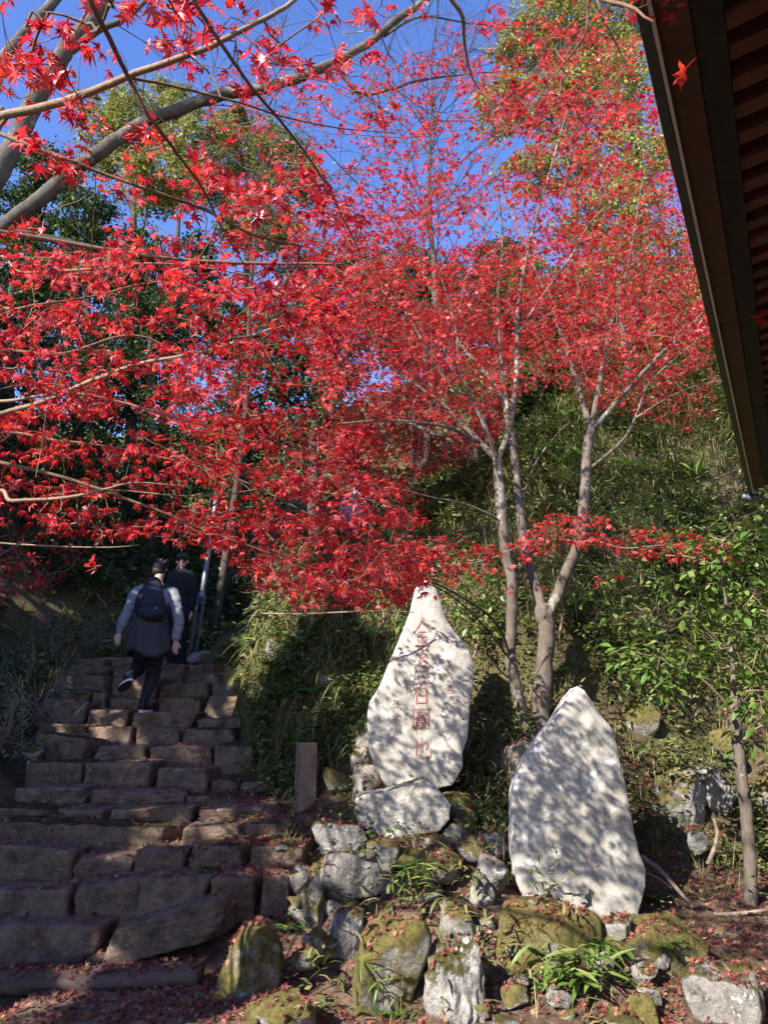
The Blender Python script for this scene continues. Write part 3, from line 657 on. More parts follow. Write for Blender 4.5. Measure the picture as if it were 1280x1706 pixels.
while s_ < EL - .1:
    j_ = rnd.uniform(-.006, .006); ebar('rafter', s_ + j_, s_ + .055 + j_ + rnd.uniform(-.003, .003), .197 + rnd.uniform(-.0015, .002), 2.0, .035 + rnd.uniform(-.005, .004), .115, M['rafter'], .16 + rnd.uniform(-.004, .004)); s_ += .125
ebar('roof_boards', SN, EL, .03, 2.2, .124, .152, M['sheath'], .16)
ebar('roof_tiles', SN - .1, EL + .08, .03, 2.6, .155, .24, M['rooftile'], .20)
ebar('wall_plate', SN, EL - .5, 1.5, 1.68, .10, .24, M['darkwood'])
for s_ in (SN + .3, -1.5, 1.2, 3.6, EL - .6): ebar('wall_post', s_, s_ + .16, 1.51, 1.67, -E0[2] + .02, .10, M['darkwood'])
ebar('wall_panel', SN + .3, EL - .5, 1.56, 1.62, -E0[2] + .3, .10, M['rafter'])
q0 = EV(EL + .05, .0, -.04)
V, T = loft(smooth_path([q0 + np.array([-.05, .0, .0]) - eb, q0 + np.array([.0, .0, -.015]) - eb, q0 + np.array([.07, -.02, -.01]) - eb], 4), lerp_r(.022, .034, 9), 12, True)
link('gutter_end', mesh_np('gutter_end', V, T, M['metal']), roof)
#PART2
# ------------------------------------------------------------------ leaves
def rot_frames(nrm, dirn):
    """rotation matrices whose columns are (side, leaf direction, leaf normal)"""
    d = dirn / np.linalg.norm(dirn, axis=1)[:, None]
    n = nrm - d * (nrm * d).sum(1)[:, None]; n /= np.maximum(np.linalg.norm(n, axis=1)[:, None], 1e-6)
    x = np.cross(d, n)
    return np.stack([x, d, n], -1)
def maple_leaf(seed, curl=.25, fold=.2, fine=True, wilt=0.0, petiole=1.0):
    r = np.random.RandomState(seed)
    ang = np.radians([-128, -80, -40, 0, 40, 80, 128]) + r.normal(0, .05, 7); ln = np.array([.36, .72, .93, 1.05, .93, .72, .36]) * r.uniform(.8, 1.14, 7)
    V = [(0, 0, 0)]; T = []
    def pt(a, rad, up=0):
        z = -curl * rad * rad + up
        return (math.sin(a) * rad, math.cos(a) * rad, z)
    na = [(ang[i] + ang[i + 1]) / 2 for i in range(6)]; nr = [.20, .25, .30, .30, .25, .20]
    notch = [pt(-2.75, .10)] + [pt(a, q * r.uniform(.85, 1.15)) for a, q in zip(na, nr)] + [pt(2.75, .10)]
    ni = []
    for q in notch: ni.append(len(V)); V.append(q)
    for i in range(7):
        a, L = ang[i], ln[i]; c = wilt * r.uniform(.2, 1.0)
        w = (.125 if i not in (0, 6) else .09) * r.uniform(.7, 1.15) * (1 - .35 * min(1, wilt))
        def lobe(rad, off, up):
            x, y, z = pt(a, rad, up)
            z += -c * (rad / L) ** 2 * .45; sc = 1 - c * .35 * (rad / L) ** 2
            return (x * sc + math.cos(a) * off, y * sc - math.sin(a) * off, z)
        if fine:
            m = len(V); V += [lobe(L * .55, 0, -fold * .12), lobe(L * .55, -w * L, fold * .10), lobe(L, r.normal(0, .05), -.02), lobe(L * .55, w * L, fold * .10)]
            T += [(0, m, ni[i]), (ni[i], m, m + 1), (m + 1, m, m + 2), (m, m + 3, m + 2), (m, ni[i + 1], m + 3), (0, ni[i + 1], m)]
        else:
            m = len(V); V += [lobe(L, r.normal(0, .05), -.02)]
            T += [(0, m, ni[i]), (0, ni[i + 1], m)]
    if petiole:
        m = len(V); w = .018
        V += [(-w, 0, 0), (w, 0, 0), (w, -.5 * petiole, .06), (-w, -.5 * petiole, .06), (0, -petiole, .2)]
        T += [(m, m + 1, m + 2), (m, m + 2, m + 3), (m + 3, m + 2, m + 4)]
    return np.array(V), np.array(T)
LF = [maple_leaf(i, c, f, True, w) for i, (c, f, w) in enumerate([(.1, .5, .2), (.3, .7, .7), (.5, 1.0, 1.1), (.2, .8, .5), (.7, .9, 1.4), (.2, .4, .3), (-.4, .9, .9), (.4, 1.1, 1.7)])]
LC = [maple_leaf(20 + i, c, .3, False, w, 0) for i, (c, w) in enumerate([(.2, .2), (.4, .7), (.6, 1.2), (-.2, .4)])]
LL = [maple_leaf(40 + i, c, .5, False, w, .6) for i, (c, w) in enumerate([(-.3, .5), (.5, 1.0), (-.6, 1.4), (.1, .4)])]
def place(mb, templates, pos, R, size, tint):
    k = RNG.randint(0, len(templates), len(pos))
    for i, (V, T) in enumerate(templates):
        s = np.where(k == i)[0]
        if len(s) == 0: continue
        W_ = np.einsum('nij,vj->nvi', R[s], V) * size[s][:, None, None] + pos[s][:, None]
        n, v = W_.shape[:2]
        mb.add(W_.reshape(-1, 3), (T[None] + (np.arange(n) * v)[:, None, None]).reshape(-1, 3), np.repeat(tint[s], v))
def tubes(mb, A, B, ra, rb, tint=.5):
    """many three-sided twigs at once"""
    d = B - A; L = np.linalg.norm(d, axis=1); ok = L > 1e-4
    A, B, d, L = A[ok], B[ok], d[ok], L[ok]; ra = np.broadcast_to(ra, ok.shape)[ok]; rb = np.broadcast_to(rb, ok.shape)[ok]
    d = d / L[:, None]; ref = np.where(np.abs(d[:, 2:3]) < .9, [[0, 0, 1.]], [[1., 0, 0]])
    u = np.cross(d, ref); u /= np.linalg.norm(u, axis=1)[:, None]; w = np.cross(d, u); n = len(A)
    V = np.empty((n, 6, 3))
    for j in range(3):
        a = 2 * math.pi * j / 3; o = math.cos(a) * u + math.sin(a) * w
        V[:, j] = A + o * ra[:, None]; V[:, 3 + j] = B + o * rb[:, None]
    t = np.array([[0, 1, 4], [0, 4, 3], [1, 2, 5], [1, 5, 4], [2, 0, 3], [2, 3, 5]])
    mb.add(V.reshape(-1, 3), (t[None] + (np.arange(n) * 6)[:, None, None]).reshape(-1, 3), tint)
def grow(skel, targets, mb, r0=.0014, maxd=None):
    """join every target to the nearest twig or branch (spanning tree) and draw the twigs; returns the direction each twig ends in"""
    N = len(targets); nodes = np.r_[skel, targets]; m = len(skel)
    D = np.linalg.norm(targets[:, None] - skel[None], axis=2) if N * m < 4e7 else None
    if D is None:
        d = np.empty(N); par = np.empty(N, int)
        for i in range(0, N, 500):
            q = np.linalg.norm(targets[i:i + 500, None] - skel[None], axis=2); par[i:i + 500] = q.argmin(1); d[i:i + 500] = q.min(1)
    else: par = D.argmin(1); d = D.min(1)
    done = np.zeros(N, bool); order = []
    for _ in range(N):
        i = int(np.where(done, 1e9, d).argmin()); done[i] = True; order.append(i)
        dn = np.linalg.norm(targets - targets[i], axis=1) * 1.12
        b = (~done) & (dn < d); d[b] = dn[b]; par[b] = m + i
    cnt = np.ones(N)
    for i in reversed(order):
        if par[i] >= m: cnt[par[i] - m] += cnt[i]
    a = nodes[par]; b = targets; L = np.linalg.norm(b - a, axis=1)
    ra = np.minimum(r0 * cnt ** .40, .0052)
    mid = (a + b) / 2 + RNG.normal(0, .06, (N, 3)) * L[:, None]
    rb = np.maximum(ra * .8, r0 * .7)
    keep = L < (maxd or 9)
    tubes(mb, a[keep], mid[keep], ra[keep], (ra[keep] + rb[keep]) / 2); tubes(mb, mid[keep], b[keep], (ra[keep] + rb[keep]) / 2, rb[keep])
    dr = b - mid
    return dr / np.maximum(np.linalg.norm(dr, axis=1)[:, None], 1e-6)
def in_poly(x, y, poly):
    poly = np.asarray(poly, float); ins = np.zeros(len(x), bool); j = len(poly) - 1
    for i in range(len(poly)):
        xi, yi = poly[i]; xj, yj = poly[j]
        ins ^= ((yi > y) != (yj > y)) & (x < (xj - xi) * (y - yi) / (yj - yi + 1e-12) + xi); j = i
    return ins
def cloud(poly, n, ydist, dens=None):
    """n points of a crown that fills the outline at real, spread-out depths"""
    poly = np.asarray(poly, float); lo, hi = poly.min(0), poly.max(0); out = []
    while sum(len(o) for o in out) < n:
        q = RNG.uniform(lo, hi, (n * 2, 2)); q = q[in_poly(q[:, 0], q[:, 1], poly)]
        Y = ydist(len(q), q[:, 0], q[:, 1])
        if dens is not None: k = RNG.rand(len(q)) < dens(q[:, 0], q[:, 1], Y); q = q[k]; Y = Y[k]
        out.append(np.c_[q, Y])
    o = np.concatenate(out)[:n]
    return P_arr(o[:, 0], o[:, 1], o[:, 2])
def P_arr(px, py, Y):
    u = (px - CX) / F; v = (CY - py) / F; dy = CP - v * SP; t = Y / dy
    return np.c_[u * t, Y, HC + (SP + v * CP) * t]
def leaf_cluster(nodes, dirs, k, size, spread, tilt=.5, droop=.3, up=1.0, jit=.3):
    """k leaves round every twig end; returns pos, R, size"""
    n = len(nodes); kk = RNG.randint(max(1, k - 2), k + 2, n); idx = np.repeat(np.arange(n), kk); m = len(idx)
    a = RNG.uniform(0, 2 * np.pi, m)
    h = np.c_[np.cos(a), np.sin(a), RNG.normal(0, .25, m)] + dirs[idx] * .55
    h[:, 2] -= droop * RNG.uniform(0, 1.6, m)
    h /= np.linalg.norm(h, axis=1)[:, None]
    nr = np.c_[RNG.normal(0, tilt, (m, 2)), np.full(m, up)] + h * RNG.uniform(-.1, .7, m)[:, None]
    s = size * RNG.uniform(.6, 1.15, m)
    pos = nodes[idx] + h * (s * RNG.uniform(.7, 1.2, m))[:, None] + RNG.normal(0, spread, (m, 3)) * .5
    return pos, rot_frames(nr, h), s
def maple_tint(m, pos, lo=.2, hi=.85, seed=0):
    t = RNG.beta(1.4, 1.4, m) * (hi - lo) + lo + .14 * vnoise(pos * 2.3, seed)
    return np.clip(t, 0, 1)
LEAF_MESH = {}
def leaf_parts(tree, base, pos, R, size, tint, mat, n=300):
    """the n leaves that show largest become parts of their own; returns a mask of the rest"""
    px, py = to_px(pos); vis = (px > -10) & (px < 1290) & (py > -10) & (py < 1716) & (pos[:, 1] > .3)
    score = np.where(vis, size / np.maximum(pos[:, 1], .3), 0); pick = np.argsort(-score)[:n]; pick = pick[score[pick] > 0]
    for i in pick:
        v = RNG.randint(len(LF)); tq = min(5, int(tint[i] * 6)); key = (mat, v, tq)
        if key not in LEAF_MESH: LEAF_MESH[key] = mesh_np('leaf', LF[v][0], LF[v][1], M[mat], np.full(len(LF[v][0]), (tq + .5) / 6))
        o = link('leaf', LEAF_MESH[key], tree)
        m4 = np.eye(4); m4[:3, :3] = R[i] * size[i]; m4[:3, 3] = pos[i] - base
        o.matrix_local = Matrix(m4.tolist())
    rest = np.ones(len(pos), bool); rest[pick] = False
    return rest
def limbs(tree, base, specs, name='branch', sides=8, mat=None, rough=.06, skel=None, n=7):
    """traced limbs; each spec = (points, r0, r1[, material])"""
    sk = []
    for j, sp_ in enumerate(specs):
        pts = smooth_path(sp_[0], n); m = M[sp_[3]] if len(sp_) > 3 else mat
        jitter = np.cumsum(RNG.normal(0, sp_[1] * .12, pts.shape), 0); jitter -= np.linspace(0, 1, len(pts))[:, None] * jitter[-1]
        pts = pts + jitter * .5
        V, T = loft(pts, lerp_r(sp_[1], sp_[2], len(pts)), sides, True, j, rough)
        nm = name if j or name != 'branch' else 'branch'
        link(nm, mesh_np(nm, V - base, T, m), tree)
        reg_shadow = None; sk.append(pts)
    return np.concatenate(sk)
def stuffpart(name, mb, mat, parent, base, smooth=True):
    o = link(name, mb.mesh(name, mat, smooth, base), parent); o['kind'] = 'stuff'; return o

# ---- A. the foreground maple whose boughs reach in from the left
A0 = np.array([-2.5, 2.3, 0.0])
t1 = empty('maple_tree', A0, 'red maple whose long boughs reach across the left half above the stairs', 'tree', 'red maple trees')
trunk = smooth_path([A0 + np.array([0, 0, -.1]), A0 + np.array([.05, 0, .8]), A0 + np.array([-.05, .1, 1.6]), A0 + np.array([.05, .05, 2.4]), A0 + np.array([0, .0, 3.2]), A0 + np.array([.1, -.1, 3.9])], 6)
V, T = loft(trunk, lerp_r(.12, .035, len(trunk)), 12, True, 2, .08); link('trunk', mesh_np('trunk', V - A0, T, M['bark_maple']), t1)
def from_trunk(z, pts): return [A0 + np.array([0, .03, z])] + pts
def LA(*a): return [P(x_, y_, Y_ + .6 * min(1, max(0, (y_ - 520) / 150)) * (1 if Y_ < 3.4 else .3)) for x_, y_, Y_ in a]
FB = [
 (from_trunk(2.9, LA((-60, 205, 2.0), (0, 192, 1.95), (130, 156, 1.9), (215, 125, 1.85), (330, 85, 1.8), (420, 40, 1.8), (490, -2, 1.85), (560, -60, 1.9))), .016, .005, 'twig_tan_lit'),
 (LA((120, -80, 1.5), (150, 0, 1.55), (185, 70, 1.65), (214, 130, 1.75), (240, 182, 1.8), (268, 220, 1.85), (300, 262, 1.95), (340, 320, 2.1), (365, 370, 2.2), (400, 430, 2.4)), .0075, .003, 'twig'),
 (from_trunk(2.7, LA((-40, 212, 2.0), (0, 224, 1.95), (90, 258, 1.9), (160, 285, 1.95), (270, 325, 2.0), (340, 350, 2.1), (420, 390, 2.2), (500, 410, 2.3))), .008, .003, 'twig'),
 (LA((215, 130, 1.86), (300, 146, 1.95), (400, 170, 2.05), (470, 192, 2.2), (560, 212, 2.4), (660, 222, 2.6)), .005, .0022, 'twig'),
 (LA((290, -70, 1.5), (322, 0, 1.55), (370, 75, 1.65), (420, 145, 1.75), (470, 205, 1.9), (520, 272, 2.1), (560, 340, 2.3), (600, 420, 2.6)), .006, .0025, 'twig'),
 (from_trunk(1.75, LA((-60, 705, 2.9), (0, 692, 3.0), (75, 670, 3.0), (150, 636, 3.0), (230, 606, 3.05), (320, 590, 3.1), (400, 566, 3.1), (470, 545, 3.2), (590, 538, 3.4))), .017, .004, 'twig_tan_lit'),
 (from_trunk(1.85, LA((-60, 660, 2.8), (0, 668, 2.8), (110, 656, 2.8), (200, 670, 2.85), (270, 690, 2.9), (350, 712, 3.0), (420, 735, 3.1), (560, 760, 3.3))), .010, .003, 'twig_tan_lit'),
 (from_trunk(1.5, LA((-60, 760, 2.6), (0, 770, 2.65), (120, 800, 2.7), (250, 846, 2.8), (330, 880, 2.9), (420, 912, 3.0), (560, 960, 3.2), (640, 985, 3.4))), .011, .003, 'twig'),
 (from_trunk(1.45, LA((-60, 838, 2.5), (20, 836, 2.55), (110, 830, 2.6), (170, 818, 2.65), (230, 806, 2.75), (320, 812, 2.9))), .011, .004, 'twig_tan_lit'),
 (from_trunk(1.35, LA((-60, 900, 2.7), (0, 905, 2.8), (100, 911, 2.8), (180, 912, 2.8), (232, 908, 2.85))), .006, .002, 'twig_tan_lit'),
 (LA((170, 818, 2.66), (215, 818, 2.8), (300, 826, 2.9), (380, 823, 3.0), (470, 812, 3.2), (600, 830, 3.4), (690, 850, 3.6)), .005, .002, 'twig_tan_lit'),
 (from_trunk(2.1, LA((-60, 540, 2.9), (30, 515, 2.9), (80, 505, 2.9), (160, 492, 3.0), (260, 470, 3.0), (400, 480, 3.2))), .008, .003, 'twig'),
 (from_trunk(2.2, LA((-60, 440, 3.0), (40, 455, 3.0), (150, 450, 3.05), (240, 440, 3.1), (330, 445, 3.2), (430, 460, 3.3))), .008, .003, 'twig_tan_lit'),
 (from_trunk(1.95, LA((-60, 600, 3.6), (100, 590, 3.7), (230, 560, 3.8), (350, 620, 3.9), (480, 640, 4.0), (580, 650, 4.2))), .010, .003, 'twig'),
 (from_trunk(1.6, LA((-60, 740, 3.5), (100, 735, 3.6), (260, 760, 3.7), (400, 800, 3.8), (560, 880, 3.9), (660, 920, 4.0))), .010, .003, 'twig'),
 (from_trunk(3.1, [np.array([-1.8, 1.4, 3.4]), np.array([-1.0, 1.0, 3.6]), np.array([-.4, 1.2, 3.3]), np.array(P(150, 0, 1.6))]), .02, .008, 'twig'),
 (from_trunk(3.3, [np.array([-1.6, 1.8, 3.7]), np.array([-.7, 1.6, 3.6]), np.array(P(330, -40, 1.6))]), .016, .007, 'twig'),
 (from_trunk(3.2, [np.array([-1.8, 2.9, 3.5]), np.array([-1.0, 3.3, 3.6]), np.array([-.2, 3.5, 3.7])]), .016, .006, 'twig'),
 (from_trunk(2.8, [np.array([-2.9, 1.6, 3.2]), np.array([-3.3, .8, 3.5]), np.array([-3.6, 0, 3.5])]), .016, .006, 'twig'),
 (from_trunk(2.4, [np.array([-3.0, 3.0, 2.8]), np.array([-3.4, 3.8, 3.0]), np.array([-3.5, 4.4, 3.0])]), .016, .006, 'twig'),
]
skA = limbs(t1, A0, FB, 'branch', 7, rough=.05, n=9); skA = np.r_[skA, trunk]
L1 = [(-340, 380), (0, 380), (130, 372), (250, 410), (330, 400), (450, 390), (560, 440), (590, 520), (560, 600), (580, 680), (640, 750), (700, 850), (730, 920), (665, 1000), (560, 1005), (430, 990), (385, 935), (270, 890), (0, 888), (-340, 890)]
lay = [405, 450, 500, 545, 590, 640, 690, 735, 775, 820, 860, 900, 940, 985]
def densA(x, y, Y):
    n = .36 + 1.25 * vnoise(np.c_[x / 110., y / 27., Y * .8], 3)
    n *= np.where((y > 640) & (y < 900), 1.25, 1.0) * np.where(x < -40, np.where(y > 560, .06, .2), 1) * np.where(y < 440, .6, 1)
    hole = np.exp(-(((x - 170) / 60) ** 2 + ((y - 690) / 16) ** 2)) + np.exp(-(((x - 500) / 55) ** 2 + ((y - 640) / 60) ** 2)) + np.exp(-(((x - 90) / 60) ** 2 + ((y - 600) / 14) ** 2))
    return np.clip(n * (1 - .8 * hole), 0.02, 1)
ptsA = cloud(L1, 1430, lambda n, x, y: RNG.triangular(2.3, 2.9, 4.2, n) + np.clip((y - 520) / 150, 0, 1) * .75, densA)
ptsA = np.r_[ptsA, cloud([(420, 935), (560, 905), (690, 900), (715, 960), (640, 1008), (480, 1003)], 120, lambda n, x, y: RNG.uniform(4.3, 5.3, n)), cloud([(190, 240), (420, 200), (580, 240), (620, 480), (470, 520), (300, 480)], 46, lambda n, x, y: RNG.uniform(2.0, 2.7, n)), cloud([(-20, -20), (200, -20), (180, 200), (120, 320), (-20, 220)], 20, lambda n, x, y: RNG.uniform(1.6, 2.2, n)), cloud([(240, -20), (640, -20), (620, 150), (480, 180), (280, 120)], 26, lambda n, x, y: RNG.uniform(1.8, 2.5, n)), cloud([(150, 300), (330, 260), (460, 330), (400, 410), (200, 400)], 30, lambda n, x, y: RNG.uniform(2.6, 3.8, n))]
shade_pts = np.c_[RNG.uniform(-4.2, -2.3, 240), RNG.uniform(3.0, 5.6, 240), RNG.uniform(2.3, 3.9, 240)]  # leaf clusters added mostly out of view at the left to shade the stairs
mbT = MB(); dA = grow(skA, np.r_[ptsA, shade_pts], mbT, .0013)
stuffpart('twigs', mbT, M['twig'], t1, A0)
pos, R, sz = leaf_cluster(np.r_[ptsA, shade_pts], dA, 5, .040, .018, .55, .3)
# the big single leaves near the lens, each where a near twig carries it
BIG = [(60, 40, 1.6), (105, 45, 1.6), (30, 92, 1.5), (62, 108, 1.55), (92, 132, 1.6), (10, 100, 1.6), (25, 120, 1.5), (215, 12, 1.6), (250, 14, 1.5), (300, 20, 1.6), (150, 12, 1.6), (265, 38, 1.6), (340, 62, 1.6), (300, 72, 1.65), (285, 30, 1.6),
       (280, 75, 1.7), (130, 195, 1.75), (110, 185, 1.8), (150, 212, 1.7), (95, 128, 1.6), (440, 105, 1.8), (520, 122, 1.9), (430, 118, 1.8), (575, 108, 1.9), (415, 150, 1.75), (440, 95, 1.75), (250, 215, 1.9), (235, 222, 1.9), (112, 275, 1.9), (100, 285, 1.9),
       (328, 262, 1.9), (350, 290, 2.0), (370, 310, 2.0), (385, 300, 2.0), (525, 300, 2.0), (545, 322, 2.05), (510, 290, 2.1), (480, 365, 2.2), (430, 360, 2.2), (465, 470, 2.3), (500, 488, 2.3), (440, 470, 2.3), (388, 425, 2.2), (470, 320, 2.1), (440, 310, 2.1),
       (622, 25, 1.8), (548, 8, 1.6), (615, 12, 1.75), (655, 195, 2.3), (640, 205, 2.3), (600, 215, 2.3), (545, 120, 1.9), (600, 30, 1.8), (1140, 118, 1.35), (405, 15, 1.6), (385, 8, 1.6), (355, 10, 1.6),
       (30, 790, 2.2), (60, 365, 2.3), (40, 380, 2.3), (70, 380, 2.3), (45, 690, 2.3), (195, 320, 2.2), (250, 330, 2.2), (245, 300, 2.2), (430, 530, 2.3), (480, 520, 2.4), (410, 390, 2.2), (370, 395, 2.2), (575, 960, 2.6), (545, 975, 2.5), (520, 965, 2.6), (675, 840, 2.8), (650, 845, 2.8),
       (660, 825, 2.8), (535, 945, 2.6), (160, 942, 2.6), (150, 938, 2.6), (1180, 528, 3.2), (1150, 535, 3.3), (1165, 545, 3.2), (1120, 545, 3.3), (1190, 520, 3.2)]
BIG += [(x + rnd.gauss(0, 16), y + rnd.gauss(0, 14), Y + rnd.uniform(0, .15)) for x, y, Y in BIG[:50] if y < 520 and x < 700 for _ in (0, 1, 2)]
bp = np.array([P(*q) for q in BIG]); nb = len(bp)
toc = np.array([0, 0, HC]) - bp; toc /= np.linalg.norm(toc, axis=1)[:, None]
a = RNG.uniform(0, 2 * np.pi, nb)
dn = np.c_[np.cos(a) * .8, RNG.normal(0, .4, nb), np.sin(a) * .55 - .35]
nr = np.where(RNG.rand(nb, 1) < .5, -1, 1) * toc + RNG.normal(0, .75, (nb, 3))
bR = rot_frames(nr, dn); bs = RNG.uniform(.034, .050, nb)
m2 = MB(); near = bp - dn / np.linalg.norm(dn, axis=1)[:, None] * .055
sel = (bp[:, 0] < .4) & (np.arange(nb) != 53)
grow(skA, near[sel], m2, .0011, 1.2); stuffpart('fine_twigs', m2, M['twig'], t1, A0)
selb = np.ones(nb, bool); selb[[i for i, q in enumerate(BIG) if q[0] > 1050]] = False
pos = np.r_[bp[selb], pos]; R = np.r_[bR[selb], R]; sz = np.r_[bs[selb], sz]
tn = maple_tint(len(pos), pos, .18, .98, 4); tn[RNG.rand(len(pos)) < .12] = .97
w = np.ones(len(pos)); rest = leaf_parts(t1, A0, pos, R, sz, tn, 'maple')
mb = MB(); place(mb, LF, pos[rest], R[rest], sz[rest], tn[rest]); stuffpart('foliage', mb, M['maple'], t1, A0)

# ---- B. the forked maple behind the monuments
B0 = P(893, 1240, 6.45)
t2 = empty('maple_tree', B0, 'red maple with a forked pale trunk rising behind the right memorial stone', 'tree', 'red maple trees')
def tr(*a): return Lp(*a)
TB = [
 (tr((905, 1260, 6.45), (906, 1215, 6.45), (906, 1160, 6.45), (908, 1100, 6.45), (909, 1040, 6.45), (905, 1010, 6.45)), .088, .072),
 (tr((892, 1250, 6.42), (884, 1222, 6.42), (868, 1180, 6.4), (855, 1130, 6.38), (850, 1085, 6.35), (853, 1000, 6.3), (846, 940, 6.25), (838, 870, 6.2), (831, 800, 6.15), (830, 768, 6.15)), .056, .044),
]
TB = [(q_[0], q_[1] * .9, q_[2] * .9) for q_ in TB]; skT = limbs(t2, B0, TB, 'trunk', 14, M['bark_maple'], .10, n=8)
LB = [
 (tr((908, 1030, 6.45), (892, 975, 6.5), (876, 905, 6.55), (867, 835, 6.6), (861, 770, 6.6), (849, 705, 6.65), (838, 665, 6.7), (808, 620, 6.75), (765, 570, 6.8), (725, 500, 6.9), (690, 420, 7.0)), .054, .014),
 (tr((909, 1035, 6.45), (935, 975, 6.4), (962, 905, 6.35), (974, 840, 6.3), (978, 770, 6.3), (985, 712, 6.3)), .058, .048),
 (tr((985, 712, 6.3), (970, 665, 6.4), (956, 622, 6.45), (944, 585, 6.5), (925, 530, 6.6), (900, 470, 6.7), (870, 400, 6.8), (840, 320, 7.0)), .034, .009),
 (tr((985, 715, 6.3), (998, 650, 6.2), (1006, 600, 6.15), (1022, 530, 6.1), (1045, 450, 6.0), (1060, 370, 6.0), (1075, 280, 6.0)), .030, .007),
 (tr((986, 716, 6.3), (1020, 680, 6.3), (1055, 640, 6.2), (1100, 592, 6.1), (1150, 545, 6.0), (1190, 500, 6.0)), .034, .008),
 (tr((984, 780, 6.3), (1012, 758, 6.2), (1045, 725, 6.1), (1066, 680, 6.0), (1080, 642, 5.9), (1110, 610, 5.8), (1160, 570, 5.7)), .020, .006),
 (tr((1062, 695, 6.0), (1110, 665, 6.0), (1170, 640, 5.95), (1230, 632, 5.9)), .012, .004),
 (tr((830, 770, 6.15), (800, 738, 6.2), (762, 700, 6.25), (735, 672, 6.3), (700, 648, 6.3), (650, 612, 6.4), (590, 570, 6.5), (530, 540, 6.6)), .030, .007),
 (tr((800, 738, 6.2), (745, 712, 6.0), (690, 703, 5.9), (640, 700, 5.8), (570, 705, 5.7)), .020, .006),
 (tr((829, 766, 6.15), (806, 705, 6.0), (785, 660, 5.9), (766, 610, 5.8), (762, 560, 5.7), (745, 490, 5.6), (720, 420, 5.5)), .024, .007),
 (tr((831, 766, 6.15), (850, 712, 6.1), (860, 640, 6.05), (863, 560, 6.0), (866, 500, 5.95), (880, 420, 5.9), (900, 340, 5.8), (925, 255, 5.7), (950, 170, 5.6)), .030, .006),
 (tr((850, 700, 6.1), (838, 630, 6.1), (832, 560, 6.1), (830, 480, 6.1), (838, 400, 6.1), (830, 320, 6.1), (812, 230, 6.0)), .022, .006),
 (tr((838, 872, 6.2), (815, 856, 6.1), (770, 838, 6.0), (720, 828, 5.9), (670, 815, 5.8)), .013, .004),
 (tr((850, 1098, 6.35), (838, 1060, 6.2), (810, 1022, 6.0), (760, 990, 5.8), (715, 968, 5.6), (672, 945, 5.5)), .016, .005, 'bark_dark'),
 (tr((852, 1135, 6.38), (815, 1100, 6.3), (770, 1065, 6.3), (720, 1045, 6.3)), .010, .004, 'bark_dark'),
 (tr((873, 825, 6.6), (895, 768, 6.5), (930, 722, 6.4), (965, 690, 6.3)), .012, .004),
 (tr((962, 905, 6.35), (990, 900, 6.1), (1040, 912, 5.9), (1100, 908, 5.8), (1170, 905, 5.7), (1235, 915, 5.6)), .010, .003),
 (tr((962, 905, 6.35), (930, 900, 6.0), (880, 905, 5.8), (820, 930, 5.7), (750, 945, 5.6), (690, 950, 5.6)), .010, .003),
 (tr((785, 660, 5.9), (748, 640, 5.9), (700, 560, 5.9), (660, 500, 6.0), (600, 450, 6.1), (540, 400, 6.2)), .012, .004),
 (tr((863, 560, 6.0), (900, 500, 5.8), (950, 430, 5.6), (985, 370, 5.5), (1030, 330, 5.4)), .013, .004),
 (tr((690, 420, 7.0), (640, 350, 6.6), (580, 290, 6.3), (510, 220, 6.0), (430, 165, 5.8)), .010, .003),
 (tr((740, 290, 6.3), (680, 215, 6.2), (610, 165, 6.0), (540, 130, 5.8)), .008, .003),
 (tr((640, 600, 6.35), (580, 480, 6.2), (520, 390, 6.0), (440, 310, 5.7), (370, 250, 5.5)), .010, .003),
 (tr((850, 1098, 6.35), (800, 1035, 5.6), (740, 985, 5.0), (660, 955, 4.7)), .010, .003, 'bark_dark'),
 (tr((838, 400, 6.1), (790, 350, 6.2), (740, 290, 6.3), (690, 230, 6.4)), .010, .003),
 (tr((1045, 450, 6.0), (1090, 400, 6.0), (1110, 340, 6.0), (1120, 260, 6.0)), .010, .003),
]
LB = [(q_[0], q_[1] * .88, q_[2] * .85, *q_[3:]) for q_ in LB]
skB = np.r_[limbs(t2, B0, LB, 'branch', 8, M['bark_maple'], .08, n=7), skT[-20:]]
CB = [(520, 560), (480, 470), (470, 400), (540, 330), (640, 320), (620, 250), (660, 130), (740, 50), (860, 20), (960, 40), (1050, 60), (1100, 200), (1140, 330), (1165, 450), (1190, 530), (1180, 600), (1100, 650), (1060, 690), (960, 660), (900, 640), (820, 680), (740, 700), (650, 700), (560, 640)]
def densB(x, y, Y):
    n = .55 + .8 * vnoise(np.c_[x / 60., y / 34., Y * 1.1], 13)
    n *= np.where(y < 320, .72, 1.0) * np.where((x < 700) & (y < 300), .7, 1) * np.where((y > 350) & (y < 600), 1.35, 1.0)
    n *= np.where((y > 640) & (x > 800), .55, 1)
    hole = np.exp(-(((x - 930) / 90) ** 2 + ((y - 700) / 50) ** 2))
    return np.clip(n * (1 - .9 * hole), 0.01, 1)
ptsB = cloud(CB, 3700, lambda n, x, y: RNG.triangular(4.6, 6.2, 7.8, n), densB)
low = np.r_[cloud([(850, 905), (900, 862), (980, 852), (1040, 880), (1130, 885), (1240, 905), (1225, 935), (1120, 930), (1020, 915), (930, 905), (870, 930)], 150, lambda n, x, y: RNG.uniform(5.5, 6.0, n)),
            cloud([(640, 900), (720, 895), (840, 900), (850, 945), (780, 965), (700, 985), (640, 1010), (560, 1010), (590, 960)], 130, lambda n, x, y: RNG.uniform(4.4, 5.6, n)),
            Lp((850, 985, 5.9), (905, 980, 6.0), (1005, 965, 5.8), (1020, 960, 5.8))]
